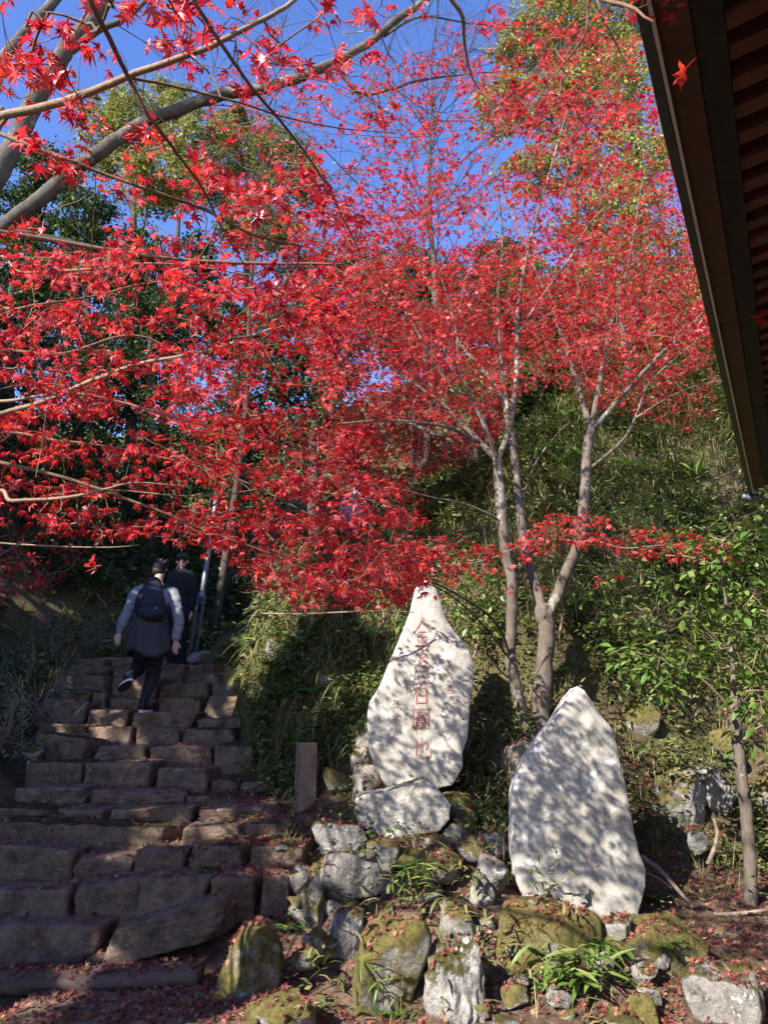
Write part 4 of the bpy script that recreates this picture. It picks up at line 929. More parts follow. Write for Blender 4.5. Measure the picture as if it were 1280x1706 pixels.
allB = np.r_[ptsB, low, cloud([(380, 120), (700, 90), (770, 250), (710, 360), (560, 430), (420, 390), (320, 250)], 360, lambda n, x, y: RNG.uniform(4.8, 6.4, n))]
mbT = MB(); dB = grow(skB, allB, mbT, .0015); stuffpart('twigs', mbT, M['twig'], t2, B0)
pos, R, sz = leaf_cluster(allB, dB, 5, .039, .035, .55, .3)
tn = maple_tint(len(pos), pos, .15, .98, 9); tn[RNG.rand(len(pos)) < .10] = .97
rest = leaf_parts(t2, B0, pos, R, sz, tn, 'maple')
mb = MB(); place(mb, LF, pos[rest], R[rest], sz[rest], tn[rest]); stuffpart('foliage', mb, M['maple'], t2, B0)

# ---- C. a nearer maple on the right whose spray hangs past the eave
C0 = np.array([2.1, -.6, 0.0])
t3 = empty('maple_tree', C0, 'red maple overhead whose single sprays hang in front of the dark eave', 'tree', 'red maple trees')
V, T = loft(smooth_path([C0, C0 + np.array([-.15, .1, 1.5]), C0 + np.array([-.5, .5, 2.7]), C0 + np.array([-.9, 1.0, 3.3])], 6), lerp_r(.09, .03, 19), 10, True, 4, .08); link('trunk', mesh_np('trunk', V - C0, T, M['bark_maple']), t3)
CBR = [([C0 + np.array([-.9, 1.0, 3.3]), np.array([.9, .9, 3.2]), P(1000, -60, 1.5), P(1060, 15, 1.4), P(1090, 38, 1.38)], .012, .0016, 'twig'),
       ([C0 + np.array([-.9, 1.0, 3.3]), np.array([1.0, 1.6, 3.5]), P(760, -60, 2.2), P(772, 30, 2.4), P(775, 75, 2.5), P(785, 120, 2.6), P(800, 150, 2.7)], .014, .002, 'twig'),
       ([np.array([1.0, 1.6, 3.5]), P(1010, -40, 2.4), P(1000, 20, 2.5), P(1020, 60, 2.6), P(1045, 110, 2.7)], .008, .002, 'twig'),
       ([np.array([1.0, 1.6, 3.5]), P(1000, -20, 2.6), P(975, 60, 2.8), P(930, 120, 3.0), P(890, 180, 3.2)], .008, .002, 'twig'),
       ([C0 + np.array([-.9, 1.0, 3.3]), np.array([1.5, 2.3, 3.0]), P(1250, 440, 3.0), P(1235, 500, 3.1), P(1200, 520, 3.2), P(1130, 545, 3.3)], .008, .0018, 'twig')]
skC = limbs(t3, C0, CBR, 'branch', 7, rough=.04, n=8)
ptsC = np.r_[cloud([(800, -30), (1045, -30), (1075, 120), (1100, 240), (1000, 260), (880, 240), (820, 150)], 90, lambda n, x, y: RNG.uniform(2.4, 3.6, n)),
             cloud([(1040, 520), (1200, 510), (1195, 560), (1040, 590)], 24, lambda n, x, y: RNG.uniform(3.1, 3.6, n)), Lp((1262, 520, 3.1), (1275, 530, 3.1), (1110, 5, 1.45), (1120, 15, 1.45), (1095, 0, 1.4), (800, 20, 2.4), (700, 10, 2.2))]
mbT = MB(); dC = grow(skC, ptsC, mbT, .0012); stuffpart('twigs', mbT, M['twig'], t3, C0)
pos, R, sz = leaf_cluster(ptsC, dC, 4, .032, .02, .6, .4)
pos = np.r_[bp[~selb], pos]; R = np.r_[bR[~selb], R]; sz = np.r_[bs[~selb], sz]
tn = maple_tint(len(pos), pos, .2, .85, 2)
rest = leaf_parts(t3, C0, pos, R, sz, tn, 'maple')
if rest.any():
    mb = MB(); place(mb, LF, pos[rest], R[rest], sz[rest], tn[rest]); stuffpart('foliage', mb, M['maple'], t3, C0)

# ---- D. maples on the slope behind
def far_maple(label, base, limbs_, poly, n, yd, seed, lo=.1, hi=.8, size=.034, k=5, bark='bark_maple', dens=None):
    t = empty('maple_tree', base, label, 'tree', 'red maple trees')
    sk = limbs(t, base, limbs_, 'trunk', 9, M[bark], .08)
    pts = cloud(poly, n, yd, dens or (lambda x, y, Y: np.clip(.5 + .8 * vnoise(np.c_[x / 45., y / 24., Y], seed), .05, 1)))
    m = MB(); d = grow(sk, pts, m, .0022); stuffpart('twigs', m, M['twig'], t, base)
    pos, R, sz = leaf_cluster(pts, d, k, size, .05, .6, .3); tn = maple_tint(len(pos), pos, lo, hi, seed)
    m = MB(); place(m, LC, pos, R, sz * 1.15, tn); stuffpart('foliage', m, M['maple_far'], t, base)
    return t
b = P(800, 790, 9.6)
far_maple('dense red maple on the slope behind the left fork of the pale trunk', b,
          [(Lp((800, 800, 9.6), (775, 745, 9.6), (745, 700, 9.7), (720, 640, 9.8), (700, 560, 10)), .07, .02), (Lp((775, 745, 9.6), (720, 720, 9.8), (650, 690, 10), (590, 660, 10.2)), .04, .015), (Lp((790, 780, 9.6), (800, 720, 9.5), (815, 660, 9.5), (830, 600, 9.6)), .05, .015)],
          [(510, 600), (560, 530), (650, 500), (760, 520), (850, 560), (870, 640), (850, 690), (820, 740), (760, 770), (690, 800), (620, 830), (570, 800), (540, 700)], 2600, lambda n, x, y: RNG.uniform(7.9, 9.6, n), 31, k=6)
b = P(1045, 640, 10.5)
far_maple('thin orange-red maple high on the slope beside the eave', b,
          [(Lp((1045, 650, 10.5), (1042, 600, 10.5), (1035, 540, 10.6), (1030, 470, 10.7)), .07, .03), (Lp((1042, 600, 10.5), (1080, 560, 10.4), (1130, 540, 10.3)), .03, .012)],
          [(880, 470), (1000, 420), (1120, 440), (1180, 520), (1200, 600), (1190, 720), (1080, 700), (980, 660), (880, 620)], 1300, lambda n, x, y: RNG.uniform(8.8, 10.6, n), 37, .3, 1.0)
b = P(620, 880, 8.9)
far_maple('small red maple branching low over the ferns left of the tall memorial stone', b,
          [(Lp((620, 885, 8.9), (610, 850, 8.8), (580, 820, 8.7), (540, 790, 8.6)), .03, .01)],
          [(520, 800), (600, 790), (700, 800), (720, 860), (690, 920), (600, 900), (540, 880)], 230, lambda n, x, y: RNG.uniform(7.6, 9, n), 41)
b = P(-60, 1010, 7.4)
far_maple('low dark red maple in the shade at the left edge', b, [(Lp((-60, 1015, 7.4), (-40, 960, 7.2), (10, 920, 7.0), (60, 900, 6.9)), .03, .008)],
          [(-80, 890), (130, 880), (150, 920), (90, 975), (0, 990), (-80, 990)], 110, lambda n, x, y: RNG.uniform(6.4, 7.4, n), 43, .1, .6)

# ---- E. grey-barked tree at the upper left
G0 = np.array([-5.2, 7.4, terr([[-5.2, 7.4]])[0]])
t4 = empty('bare_tree', G0, 'grey-barked leafless tree with two thick limbs crossing the upper left sky', 'tree')
GT = [([G0 + np.array([0, 0, -.2]), G0 + np.array([.05, -.1, .8]), G0 + np.array([.15, -.2, 1.6]), P(-190, 500, 7.2)], .22, .17, 'bark_grey')]
limbs(t4, G0, GT, 'trunk', 16, None, .08)
GB = [([P(-190, 500, 7.2), P(-120, 430, 7.1), P(-60, 360, 7.05), P(0, 292, 7), P(45, 215, 7), P(90, 135, 7), P(118, 85, 7), P(150, 40, 7), P(185, -10, 7), P(230, -90, 7)], .15, .09, 'bark_grey'),
      ([P(-60, 360, 7.05), P(-30, 250, 7.2), P(0, 125, 7.3), P(40, 60, 7.4), P(95, -5, 7.5), P(140, -80, 7.6)], .10, .06, 'bark_grey'),
      ([P(120, 85, 7), P(165, 50, 6.9), P(210, 28, 6.9), P(260, -20, 6.9)], .05, .03, 'bark_grey'),
      ([P(-190, 500, 7.2), P(-100, 440, 6.9), P(-20, 392, 6.7), P(45, 350, 6.6), P(105, 298, 6.5), P(180, 248, 6.4), P(230, 216, 6.4), P(290, 196, 6.3), P(350, 172, 6.3), P(430, 156, 6.2), P(490, 140, 6.2), P(560, 110, 6.2), P(620, 76, 6.2), P(680, 30, 6.2), P(730, -15, 6.2), P(790, -90, 6.2)], .105, .035, 'bark_grey'),
      ([P(290, 196, 6.3), P(340, 160, 6.3), P(400, 148, 6.35), P(440, 150, 6.25)], .035, .02, 'bark_grey'),
      ([P(560, 112, 6.2), P(600, 155, 6.3), P(650, 150, 6.4), P(700, 135, 6.5), P(770, 125, 6.6), P(830, 120, 6.7)], .025, .008, 'bark_grey'),
      ([P(-100, 440, 6.9), P(0, 388, 7.0), P(80, 395, 7.1), P(150, 412, 7.2), P(195, 430, 7.3), P(260, 445, 7.5)], .05, .015, 'bark_dark'),
      ([P(640, 60, 6.2), P(700, 28, 6.4), P(780, 38, 6.6), P(850, 48, 6.8)], .018, .006, 'bark_grey')]
GB = [(q_[0], q_[1] * .82, q_[2] * .82, q_[3]) for q_ in GB]
skG = limbs(t4, G0, GB, 'branch', 12, None, .07)
def twig_fan(sk, n, gens, L, mb, r, up=.35, spread=.6):
    st = sk[RNG.randint(0, len(sk), n)]; d = RNG.normal(0, spread, (n, 3)) + np.array([.1, 0, up]); d /= np.linalg.norm(d, axis=1)[:, None]
    rr = np.full(n, r)
    for g in range(gens):
        ln = L * .72 ** g * RNG.uniform(.6, 1.2, len(st)); mid = st + d * ln[:, None] * .5 + RNG.normal(0, .03, d.shape) * ln[:, None]
        e = mid + (d + RNG.normal(0, .15, d.shape) + np.array([0, 0, .06])) * ln[:, None] * .5
        tubes(mb, st, mid, rr, rr * .85); tubes(mb, mid, e, rr * .85, rr * .7)
        s2 = np.r_[e, e, mid]; d2 = np.r_[d, d, d] + RNG.normal(0, .42, (3 * len(d), 3)); d2 /= np.linalg.norm(d2, axis=1)[:, None]
        k = RNG.rand(len(s2)) < (.75 if g < 2 else .5); st, d, rr = s2[k], d2[k], np.r_[rr, rr, rr][k] * .62
px_, py_ = to_px(skG); skv = skG[(px_ > 150)]
mb = MB(); twig_fan(skv, 46, 4, .55, mb, .007); stuffpart('twigs', mb, M['bark_grey'], t4, G0)
for lab, bx, seed in (('thin leafless tree showing fine twigs against the sky above the red crown', (700, 560, 11.0), 3), ('thin leafless tree with fine twigs in the sky gap left of centre', (380, 600, 12.5), 4)):
    b = P(*bx); b[2] = terr([[b[0], b[1]]])[0]
    t = empty('bare_tree', b, lab, 'tree', 'leafless trees')
    tp = P(bx[0] + (20 if seed == 3 else 60), 150 if seed == 3 else 260, bx[2])
    pts = smooth_path([b, b * .6 + tp * .4 + np.array([.15, 0, 0]), b * .3 + tp * .7, tp], 7); V, T = loft(pts, lerp_r(.075, .012, len(pts)), 8, True, 1, .06); link('trunk', mesh_np('trunk', V - b, T, M['bark_dark']), t)
    mb = MB(); twig_fan(pts[6:], 36, 4, 1.25, mb, .012, .5, .5); stuffpart('twigs', mb, M['bark_dark'], t, b)

# ---- F. evergreens and yellow-green trees behind
def leafquads(mb, pos, R, size, tint):
    q = np.array([[0, -.5, 0], [.28, 0, -.05], [0, .6, 0], [-.28, 0, -.05]])
    V = np.einsum('nij,vj->nvi', R, q) * size[:, None, None] + pos[:, None]; n = len(pos)
    T = np.array([[0, 1, 2], [0, 2, 3]])
    mb.add(V.reshape(-1, 3), (T[None] + (np.arange(n) * 4)[:, None, None]).reshape(-1, 3), np.repeat(tint, 4))
def crown_tree(name, label, base, top, clumps, n, size, mat, seed, trunk_r=.15, lo=.1, hi=.9, bark='bark_dark', group=None):
    """clumps: (centre, radii); trunk with limbs to the clumps; many leaves in uneven clumps"""
    r = np.random.RandomState(seed); base = np.asarray(base, float); top = np.asarray(top, float)
    t = empty(name, base, label, 'tree', group)
    tp = smooth_path([base - np.array([0, 0, .3]), base * .65 + top * .35 + r.normal(0, .1, 3), base * .3 + top * .7 + r.normal(0, .1, 3), top], 7)
    V, T = loft(tp, lerp_r(trunk_r, trunk_r * .2, len(tp)), 10, True, seed, .08); link('trunk', mesh_np('trunk', V - base, T, M[bark]), t)
    if name != 'shade_cedar': n = int(n * 2.6); size = size * .74
    vol = np.array([np.prod(c[1]) ** .66 for c in clumps]); cnt = (n * vol / vol.sum()).astype(int)
    m = MB(); mt = MB()
    for (c, rad), k in zip(clumps, cnt):
        c = np.asarray(c, float); rad = np.asarray(rad, float)
        sub = max(6, k // 70); d = r.normal(0, 1, (sub, 3)); d /= np.linalg.norm(d, axis=1)[:, None]
        sc = c + d * rad * r.uniform(.35, 1.0, (sub, 1)) ** .7
        j = np.argmin(np.linalg.norm(tp[None] - (c - np.array([0, 0, rad[2] * .4])), axis=2)); ns = min(sub, 9); hub = c * .75 + tp[j] * .25 - np.array([0, 0, rad[2] * .25]); tubes(mt, tp[max(0, j - 3)][None], hub[None], trunk_r * .3, trunk_r * .16)
        tubes(mt, np.tile(hub, (ns, 1)), sc[:ns], trunk_r * .14, trunk_r * .03)
        ix = r.randint(0, sub, k); sr = rad.mean() * r.uniform(.16, .42, sub)
        p = sc[ix] + r.normal(0, .55, (k, 3)) * sr[ix][:, None] * np.array([1, 1, .6])
        nr = r.normal(0, .6, (k, 3)) + np.array([0, 0, .8]); dr = (p - sc[ix]) + r.normal(0, .3, (k, 3)) * sr[ix][:, None] - np.array([0, 0, .1]) + 1e-4
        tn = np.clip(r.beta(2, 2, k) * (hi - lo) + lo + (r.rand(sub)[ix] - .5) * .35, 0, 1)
        leafquads(m, p, rot_frames(nr, dr), size * r.uniform(.6, 1.3, k), tn)
    stuffpart('limbs', mt, M[bark], t, base); stuffpart('foliage', m, M[mat], t, base)
    return t
def ctree(name, label, px, pybase, pytop, Y, clumps_px, n, size_px, mat, seed, **kw):
    b = P(px, pybase, Y); b[2] = min(b[2], terr([[b[0], b[1]]])[0]); s = mpp(pytop, Y)
    cl = [(P(cx_, cy_, Y + dz), (rx * s, rx * s * .8, ry * s)) for cx_, cy_, rx, ry, dz in clumps_px]
    return crown_tree(name, label, b, P(px, pytop, Y), cl, n, size_px * s, mat, seed, **kw)
G_ = 'trees on the slope behind'
ctree('evergreen_tree', 'feathery yellow-green tree in the sky gap behind the grey limbs', 240, 560, 120, 17, [(230, 190, 60, 60, 0), (290, 170, 45, 45, 1), (170, 250, 45, 60, 0), (320, 240, 60, 60, 0), (260, 300, 70, 50, -1), (140, 170, 25, 35, 0)], 7000, 9, 'yellowgreen', 51, lo=.1, hi=.8, group=G_)
ctree('evergreen_tree', 'sunlit olive green tree right of the feathery tree in the sky gap', 420, 560, 170, 18, [(420, 240, 60, 50, 0), (480, 290, 60, 60, 0), (360, 310, 50, 40, 1), (440, 380, 70, 50, 0), (380, 200, 30, 30, 0)], 6500, 9, 'yellowgreen', 52, lo=0, hi=.6, group=G_)
ctree('evergreen_tree', 'bluish dark green tree at the left edge below the thick grey limb', 60, 640, 230, 15, [(70, 290, 60, 50, 0), (20, 360, 60, 50, 0), (130, 360, 60, 50, 0), (60, 450, 90, 60, 0), (180, 430, 50, 50, 0)], 7000, 10, 'ever', 53, lo=.1, hi=.75, group=G_)
ctree('evergreen_tree', 'dark green tree closing the sky gap at the left below the feathery tree', 140, 700, 430, 14.5, [(90, 480, 60, 50, 0), (200, 470, 60, 50, 0), (20, 540, 60, 60, 0), (260, 530, 60, 60, 0), (150, 570, 90, 60, 0)], 7000, 10, 'ever', 64, lo=.1, hi=.75, group=G_)
ctree('evergreen_tree', 'shadowy green tree in the middle behind the red boughs', 300, 760, 340, 14, [(240, 430, 60, 50, 0), (330, 450, 60, 60, 0), (270, 540, 90, 60, 0), (390, 560, 70, 60, 0), (200, 640, 80, 60, 0)], 7000, 10, 'ever', 54, lo=.05, hi=.7, group=G_)
ctree('evergreen_tree', 'green tree beyond the gap between the two red crowns', 540, 800, 380, 13, [(520, 470, 60, 60, 0), (600, 440, 50, 50, 0), (480, 560, 60, 70, 0), (560, 600, 60, 70, 0), (510, 700, 70, 70, 0), (440, 630, 60, 60, 0), (400, 700, 60, 50, 0)], 9500, 9, 'ever', 55, lo=.15, hi=.85, group=G_)
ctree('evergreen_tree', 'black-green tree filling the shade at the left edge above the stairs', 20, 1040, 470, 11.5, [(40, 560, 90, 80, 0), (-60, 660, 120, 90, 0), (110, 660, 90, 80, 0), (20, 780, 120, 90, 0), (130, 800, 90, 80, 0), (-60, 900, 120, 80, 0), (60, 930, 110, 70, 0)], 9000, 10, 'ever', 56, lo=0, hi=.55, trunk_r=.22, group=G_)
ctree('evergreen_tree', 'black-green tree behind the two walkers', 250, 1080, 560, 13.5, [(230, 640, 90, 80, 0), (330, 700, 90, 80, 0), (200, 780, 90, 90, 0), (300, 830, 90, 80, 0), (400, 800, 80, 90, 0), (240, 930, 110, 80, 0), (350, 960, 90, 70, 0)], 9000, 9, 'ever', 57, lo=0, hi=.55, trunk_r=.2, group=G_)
ctree('yellow_tree', 'tall yellow-green tree rising at the top right beside the eave', 960, 640, -160, 12.5, [(930, 40, 80, 70, 0), (1030, 20, 70, 80, 1), (860, 80, 45, 50, 0), (1000, 150, 80, 70, 0), (900, 170, 50, 50, 0), (1060, 260, 70, 70, 0), (950, 270, 50, 50, 0), (880, 290, 40, 40, 0), (1020, 370, 80, 60, 0), (960, -80, 110, 60, 0), (980, 90, 90, 60, 1), (840, 180, 45, 60, 0)], 20000, 8.5, 'yellowgreen', 58, lo=.3, hi=1, trunk_r=.09, group=G_)
ctree('yellow_tree', 'green leafy tree on the right slope behind the red crown', 1080, 720, 380, 11.5, [(1080, 430, 70, 60, 0), (1000, 470, 60, 50, 0), (1130, 500, 60, 60, 0), (900, 480, 60, 50, 0)], 5000, 8.5, 'yellowgreen', 59, lo=0, hi=.55, group=G_)
ctree('evergreen_tree', 'grey-green tree on the slope behind the top of the red crown', 700, 640, 420, 12.5, [(690, 460, 70, 50, 0), (620, 500, 60, 50, 0), (770, 500, 60, 60, 0), (700, 560, 90, 60, 0)], 7000, 9, 'ever', 60, lo=.2, hi=.95, group=G_)
ctree('evergreen_tree', 'olive tree on the slope directly behind the upright limbs of the forked maple', 840, 660, 400, 12, [(840, 450, 60, 60, 0), (890, 520, 60, 60, 0), (800, 540, 60, 50, 0), (930, 590, 60, 40, 0)], 7000, 9, 'ever', 61, lo=.2, hi=.95, group=G_)
ctree('evergreen_tree', 'low bushy green tree on the crest of the bank seen between the maple limbs', 890, 720, 640, 10.6, [(880, 650, 55, 40, 0), (930, 620, 55, 45, 0), (830, 670, 50, 40, 0), (980, 600, 50, 40, 0)], 6000, 8, 'ever', 62, lo=.25, hi=1, trunk_r=.06, group=G_)
ctree('evergreen_tree', 'broad green tree on the slope right of the forked maple crown', 1090, 720, 540, 11, [(1060, 590, 60, 50, 0), (1130, 560, 60, 60, 0), (1170, 640, 50, 50, 0)], 5000, 8, 'yellowgreen', 63, lo=0, hi=.6, trunk_r=.08, group=G_)
# unseen cedars added behind the viewer's left shoulder to shade stairs and bank
def shade_tree(label, x, y, top, rad, n, seed, low=.25):
    z = terr([[x, y]])[0]; h = top - z; cl = []
    r = np.random.RandomState(seed)
    for k in range(9):
        f = low + (1 - low) * (k + .5) / 9; w = rad * (1.05 - .75 * ((f - low) / (1 - low)) ** 1.3); a_ = r.uniform(0, 6.3)
        cl.append(((x + math.cos(a_) * w * .35, y + math.sin(a_) * w * .35, z + h * f), (w, w, h * .10)))
    crown_tree('shade_cedar', label, (x, y, z), (x, y, top), cl, n, .32, 'ever', seed, .22, .0, .6, group='added shade cedars on the left hill')
SHADE = [(-7.6, -3.0, 7.0, 1.6), (-7.4, .4, 12.3, 1.75), (-7.4, 1.9, 7.6, 1.6), (-7.6, 4.0, 6.6, 1.2), (-7.2, 6.4, 8.6, 1.7), (-7.8, 9.0, 9.5, 1.9), (-8.4, 12.0, 10.5, 2.1)]
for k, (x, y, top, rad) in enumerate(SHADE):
    shade_tree('unseen cedar added to shade the stairs, ' + ['furthest down the hill', 'second up the hill', 'third up the hill', 'lowest of the middle pair', 'tall one past the middle', 'second from the top of the hill', 'at the top of the hill'][k], x, y, top, rad, 4600, 70 + k)
#PART3
# ------------------------------------------------------------------ ground cover
BV = BVHTree.FromPolygons([tuple(v) for v in np.concatenate(BVH_V)], [tuple(int(i) for i in f) for f in np.concatenate(BVH_F)])
def drop(x, y, up=.9):
    z0 = terr(np.c_[x, y]); out = np.full((len(x), 3), np.nan); nn = np.zeros((len(x), 3))
    for i in range(len(x)):
        h = BV.ray_cast(Vector((x[i], y[i], z0[i] + up)), Vector((0, 0, -1)), 4)
        if h[0] is not None: out[i] = h[0][:]; nn[i] = h[1][:]
    return out, nn
def hit(px, py):
    d = P(px, py, 1.0) - np.array([0, 0, HC]); d /= np.linalg.norm(d)
    h = BV.ray_cast(Vector((0, 0, HC)), Vector(d), 200)
    return np.array(h[0][:]) if h[0] is not None else P(px, py, 9)
def blades(mb, p, az, lean, L, w, droop, tint, nseg=3):
    n = len(p); t = np.linspace(0, 1, nseg + 1); H = np.c_[np.cos(az), np.sin(az), np.zeros(n)]; Sd = np.c_[-np.sin(az), np.cos(az), np.zeros(n)]
    cl, sl_ = np.cos(lean), np.sin(lean); V = []
    prof = np.array([.55, 1, .75, 0]) if nseg == 3 else np.sin(np.linspace(.4, math.pi, nseg + 1))
    for k in range(nseg):
        c = p + H * (L * t[k] * cl)[:, None]; c[:, 2] += L * (t[k] * sl_ - droop * t[k] ** 2)
        V += [c + Sd * (w * prof[k] / 2)[:, None], c - Sd * (w * prof[k] / 2)[:, None]]
    c = p + H * (L * cl)[:, None]; c[:, 2] += L * (sl_ - droop); V.append(c)
    V = np.stack(V, 1); m = 2 * nseg + 1; T = []
    for k in range(nseg - 1): T += [(2 * k, 2 * k + 1, 2 * k + 3), (2 * k, 2 * k + 3, 2 * k + 2)]
    T.append((2 * nseg - 2, 2 * nseg - 1, 2 * nseg)); T = np.array(T)
    mb.add(V.reshape(-1, 3), (T[None] + (np.arange(n) * m)[:, None, None]).reshape(-1, 3), np.repeat(tint, m))
def field(xyz, f, seed): return fbm(np.c_[xyz[:, :2] * f, np.zeros(len(xyz))], seed, 3)
NT = 21000
dist = 4.3 + 8.2 * RNG.rand(NT) ** 1.25
lat = RNG.uniform(-.62, .60, NT) * dist
ok = ~in_stairs(np.c_[lat, dist]) & ~((dist < 5.2) & (lat < -.55)) & ~((dist < 5.4) & (RNG.rand(NT) > .16)) & ~((dist < 6.0) & (lat > 1.2) & (RNG.rand(NT) > .12))
x, y = np.r_[lat[ok], RNG.uniform(-2.0, .4, 3200), RNG.uniform(.4, 4.6, 5200)], np.r_[dist[ok], RNG.uniform(7.0, 9.6, 3200), RNG.uniform(7.0, 11.6, 5200)]
ok = ~in_stairs(np.c_[x, y]); x, y = x[ok], y[ok]; pos, nrm = drop(x, y); k = ~np.isnan(pos[:, 0]) & (nrm[:, 2] > .1) ; pos = pos[k]
sel = ((pos[:, 1] > 5.9) | (RNG.rand(len(pos)) < .5)) & ((pos[:, 0] > -2.2) | (RNG.rand(len(pos)) < .45)); pos = pos[sel]
n1 = field(pos, 1.1, 60); n2 = field(pos, 2.3, 61); n3 = field(pos, 3.5, 62)
keep = (n2 > -.75) & ~((np.hypot(pos[:, 0] - pb[0], pos[:, 1] - pb[1] + .1) < .42) | (np.hypot(pos[:, 0] - pb[0] - .05, pos[:, 1] - pb[1] + .6) < .35)); pos, n1, n2, n3 = pos[keep], n1[keep], n2[keep], n3[keep]
typ = np.where(n1 > .5, 1, np.where(n3 > .25, 2, np.where(n2 < -.42, 4, 3)))
u_ = RNG.rand(len(pos)); typ = np.where(u_ < .14, 0, np.where(u_ < .19, 5, typ))
mu = MB(); mg = MB()
def rep(a_, k): return np.repeat(a_, k, 0)
big = np.clip(pos[:, 1] / 7, .7, 1.7)
def tin(p, lo, hi): return np.clip(RNG.uniform(lo, hi, len(p)) + .12 * field(p, 2.0, 65), 0, 1)
for tcode, per, Lr, wr, lr, dr, tl, mbx in ((0, 7, (.10, .26), (.005, .010), (.7, 1.4), (.1, .6), (.15, .7), mg), (1, 6, (.11, .22), (.018, .030), (.1, 1.1), (.2, .9), (.25, .72), mu),
                                       (4, 9, (.08, .24), (.004, .009), (.6, 1.4), (.1, .7), (.62, 1.0), mg), (5, 4, (.16, .42), (.003, .006), (.7, 1.45), (.0, .4), (.55, .95), mg)):
    q_ = pos[typ == tcode]; b_ = rep(big[typ == tcode], per); pp = rep(q_, per); n = len(pp)
    if n == 0: continue
    pp = pp + RNG.normal(0, .02, (n, 3)) * np.array([1, 1, .3])
    if tcode == 1: pp[:, 2] += RNG.uniform(0, .28, n)
    blades(mbx, pp, RNG.uniform(0, 6.283, n), RNG.uniform(*lr, n), RNG.uniform(*Lr, n) * b_, RNG.uniform(*wr, n) * b_, RNG.uniform(*dr, n), tin(pp, *tl))
for tcode, per, sr, hr, tl in ((2, 11, (.028, .06), (.0, .26), (.2, .66)), (3, 12, (.016, .036), (.0, .11), (.08, .62))):
    q_ = pos[typ == tcode]; pp = rep(q_, per); n = len(pp)
    pp = pp + np.c_[RNG.normal(0, .07, n), RNG.normal(0, .07, n), RNG.uniform(*hr, n)]
    a_ = RNG.uniform(0, 6.283, n)
    leafquads(mu, pp, rot_frames(np.c_[RNG.normal(0, .5, (n, 2)), np.ones(n)], np.c_[np.cos(a_), np.sin(a_), RNG.normal(-.1, .35, n)]), RNG.uniform(*sr, n) * 1.3 * rep(big[typ == tcode], per), tin(pp, *tl))
nf = 26000; yy = 9.5 + 22 * RNG.rand(nf) ** 1.5; xx = RNG.uniform(-.62, .62, nf) * yy
ok = ~in_stairs(np.c_[xx, yy]) & ((xx > -1.5) | (yy > 12)); xx, yy = xx[ok], yy[ok]; nf = len(xx)
pp = np.c_[xx, yy, terr(np.c_[xx, yy]) + RNG.uniform(0, .5, nf) * yy / 14]; a_ = RNG.uniform(0, 6.283, nf)
leafquads(mu, pp, rot_frames(np.c_[RNG.normal(0, .6, (nf, 2)), np.ones(nf)], np.c_[np.cos(a_), np.sin(a_), RNG.normal(-.1, .4, nf)]), RNG.uniform(.09, .2, nf) * yy / 12, np.clip(RNG.uniform(.05, .62, nf) + .2 * field(pp, .6, 66), 0, 1))
for n_, xr, yr, tl in ((330, (-2.1, .35), (6.7, 9.4), (.2, .62)), (330, (.7, 3.9), (7.3, 10.5), (.3, .78))):
    xx, yy = RNG.uniform(*xr, n_), RNG.uniform(*yr, n_); ok = ~in_stairs(np.c_[xx, yy]); q_, _n2 = drop(xx[ok], yy[ok]); q_ = q_[~np.isnan(q_[:, 0])]; pp = rep(q_, 9); n = len(pp); ph = RNG.uniform(3.6, 5.8, n)
    blades(mu, pp + RNG.normal(0, .02, (n, 3)), ph, RNG.uniform(.2, 1.3, n), RNG.uniform(.18, .46, n), RNG.uniform(.009, .02, n), RNG.uniform(.4, 1.2, n), tin(pp, *tl), 4)
tag(link('undergrowth', mu.mesh('undergrowth', M['under'])), 'low green undergrowth covering the bank', kind='stuff')
tag(link('dry_grass', mg.mesh('dry_grass', M['under'])), 'thin dry and green grass on the bank', kind='stuff')

# fallen leaves on path, treads, rocks and bank
def scatter(n, xr, yr, up=.6):
    x, y = RNG.uniform(*xr, n), RNG.uniform(*yr, n); p, nn = drop(x, y, up); k = ~np.isnan(p[:, 0]) & (nn[:, 2] > .35)
    return p[k], nn[k]
PL = []; NL = []
for n, xr, yr, thr in ((3600, (-2.6, .2), (3.9, 4.9), -1.1), (6500, (1.0, 3.3), (4.2, 6.7), -.9), (4200, (-.9, 1.4), (4.2, 6.2), -.25), (2600, (-1.1, .3), (5.4, 7.6), -.5), (2200, (-2.6, 3.6), (6.0, 9.0), .35), (1100, (-3.2, -.6), (4.6, 9), .0)):
    p, nn = scatter(n, xr, yr); k = field(p, 2.4, 71) > thr + RNG.normal(0, .25, len(p)); PL.append(p[k]); NL.append(nn[k])
for x_, hw, Y_, dep, zt in TREADS[:34]:
    n = RNG.poisson(26 * hw); n2_ = RNG.poisson(55 * hw)
    xx = np.r_[x_ + RNG.uniform(-hw, hw, n), x_ + RNG.uniform(-hw, hw, n2_)]; yy = np.r_[Y_ + RNG.uniform(.08, .4, n), Y_ + RNG.uniform(.28, .42, n2_)]
    p, nn = drop(xx, yy, .6); k = ~np.isnan(p[:, 0]) & (nn[:, 2] > .5); PL.append(p[k]); NL.append(nn[k])
PL = np.concatenate(PL); NL = np.concatenate(NL); n = len(PL); a_ = RNG.uniform(0, 6.283, n)
PL[:, 2] += RNG.uniform(.004, .022, n)
Rl = rot_frames(NL + RNG.normal(0, .45, (n, 3)), np.c_[np.cos(a_), np.sin(a_), RNG.normal(0, .2, n)])
mb = MB(); place(mb, LL, PL, Rl, RNG.uniform(.015, .042, n), np.clip(RNG.beta(1.6, 1.4, n), 0, 1))
tag(link('fallen_leaves', mb.mesh('fallen_leaves', M['litter'])), 'fallen red and brown maple leaves', kind='stuff')

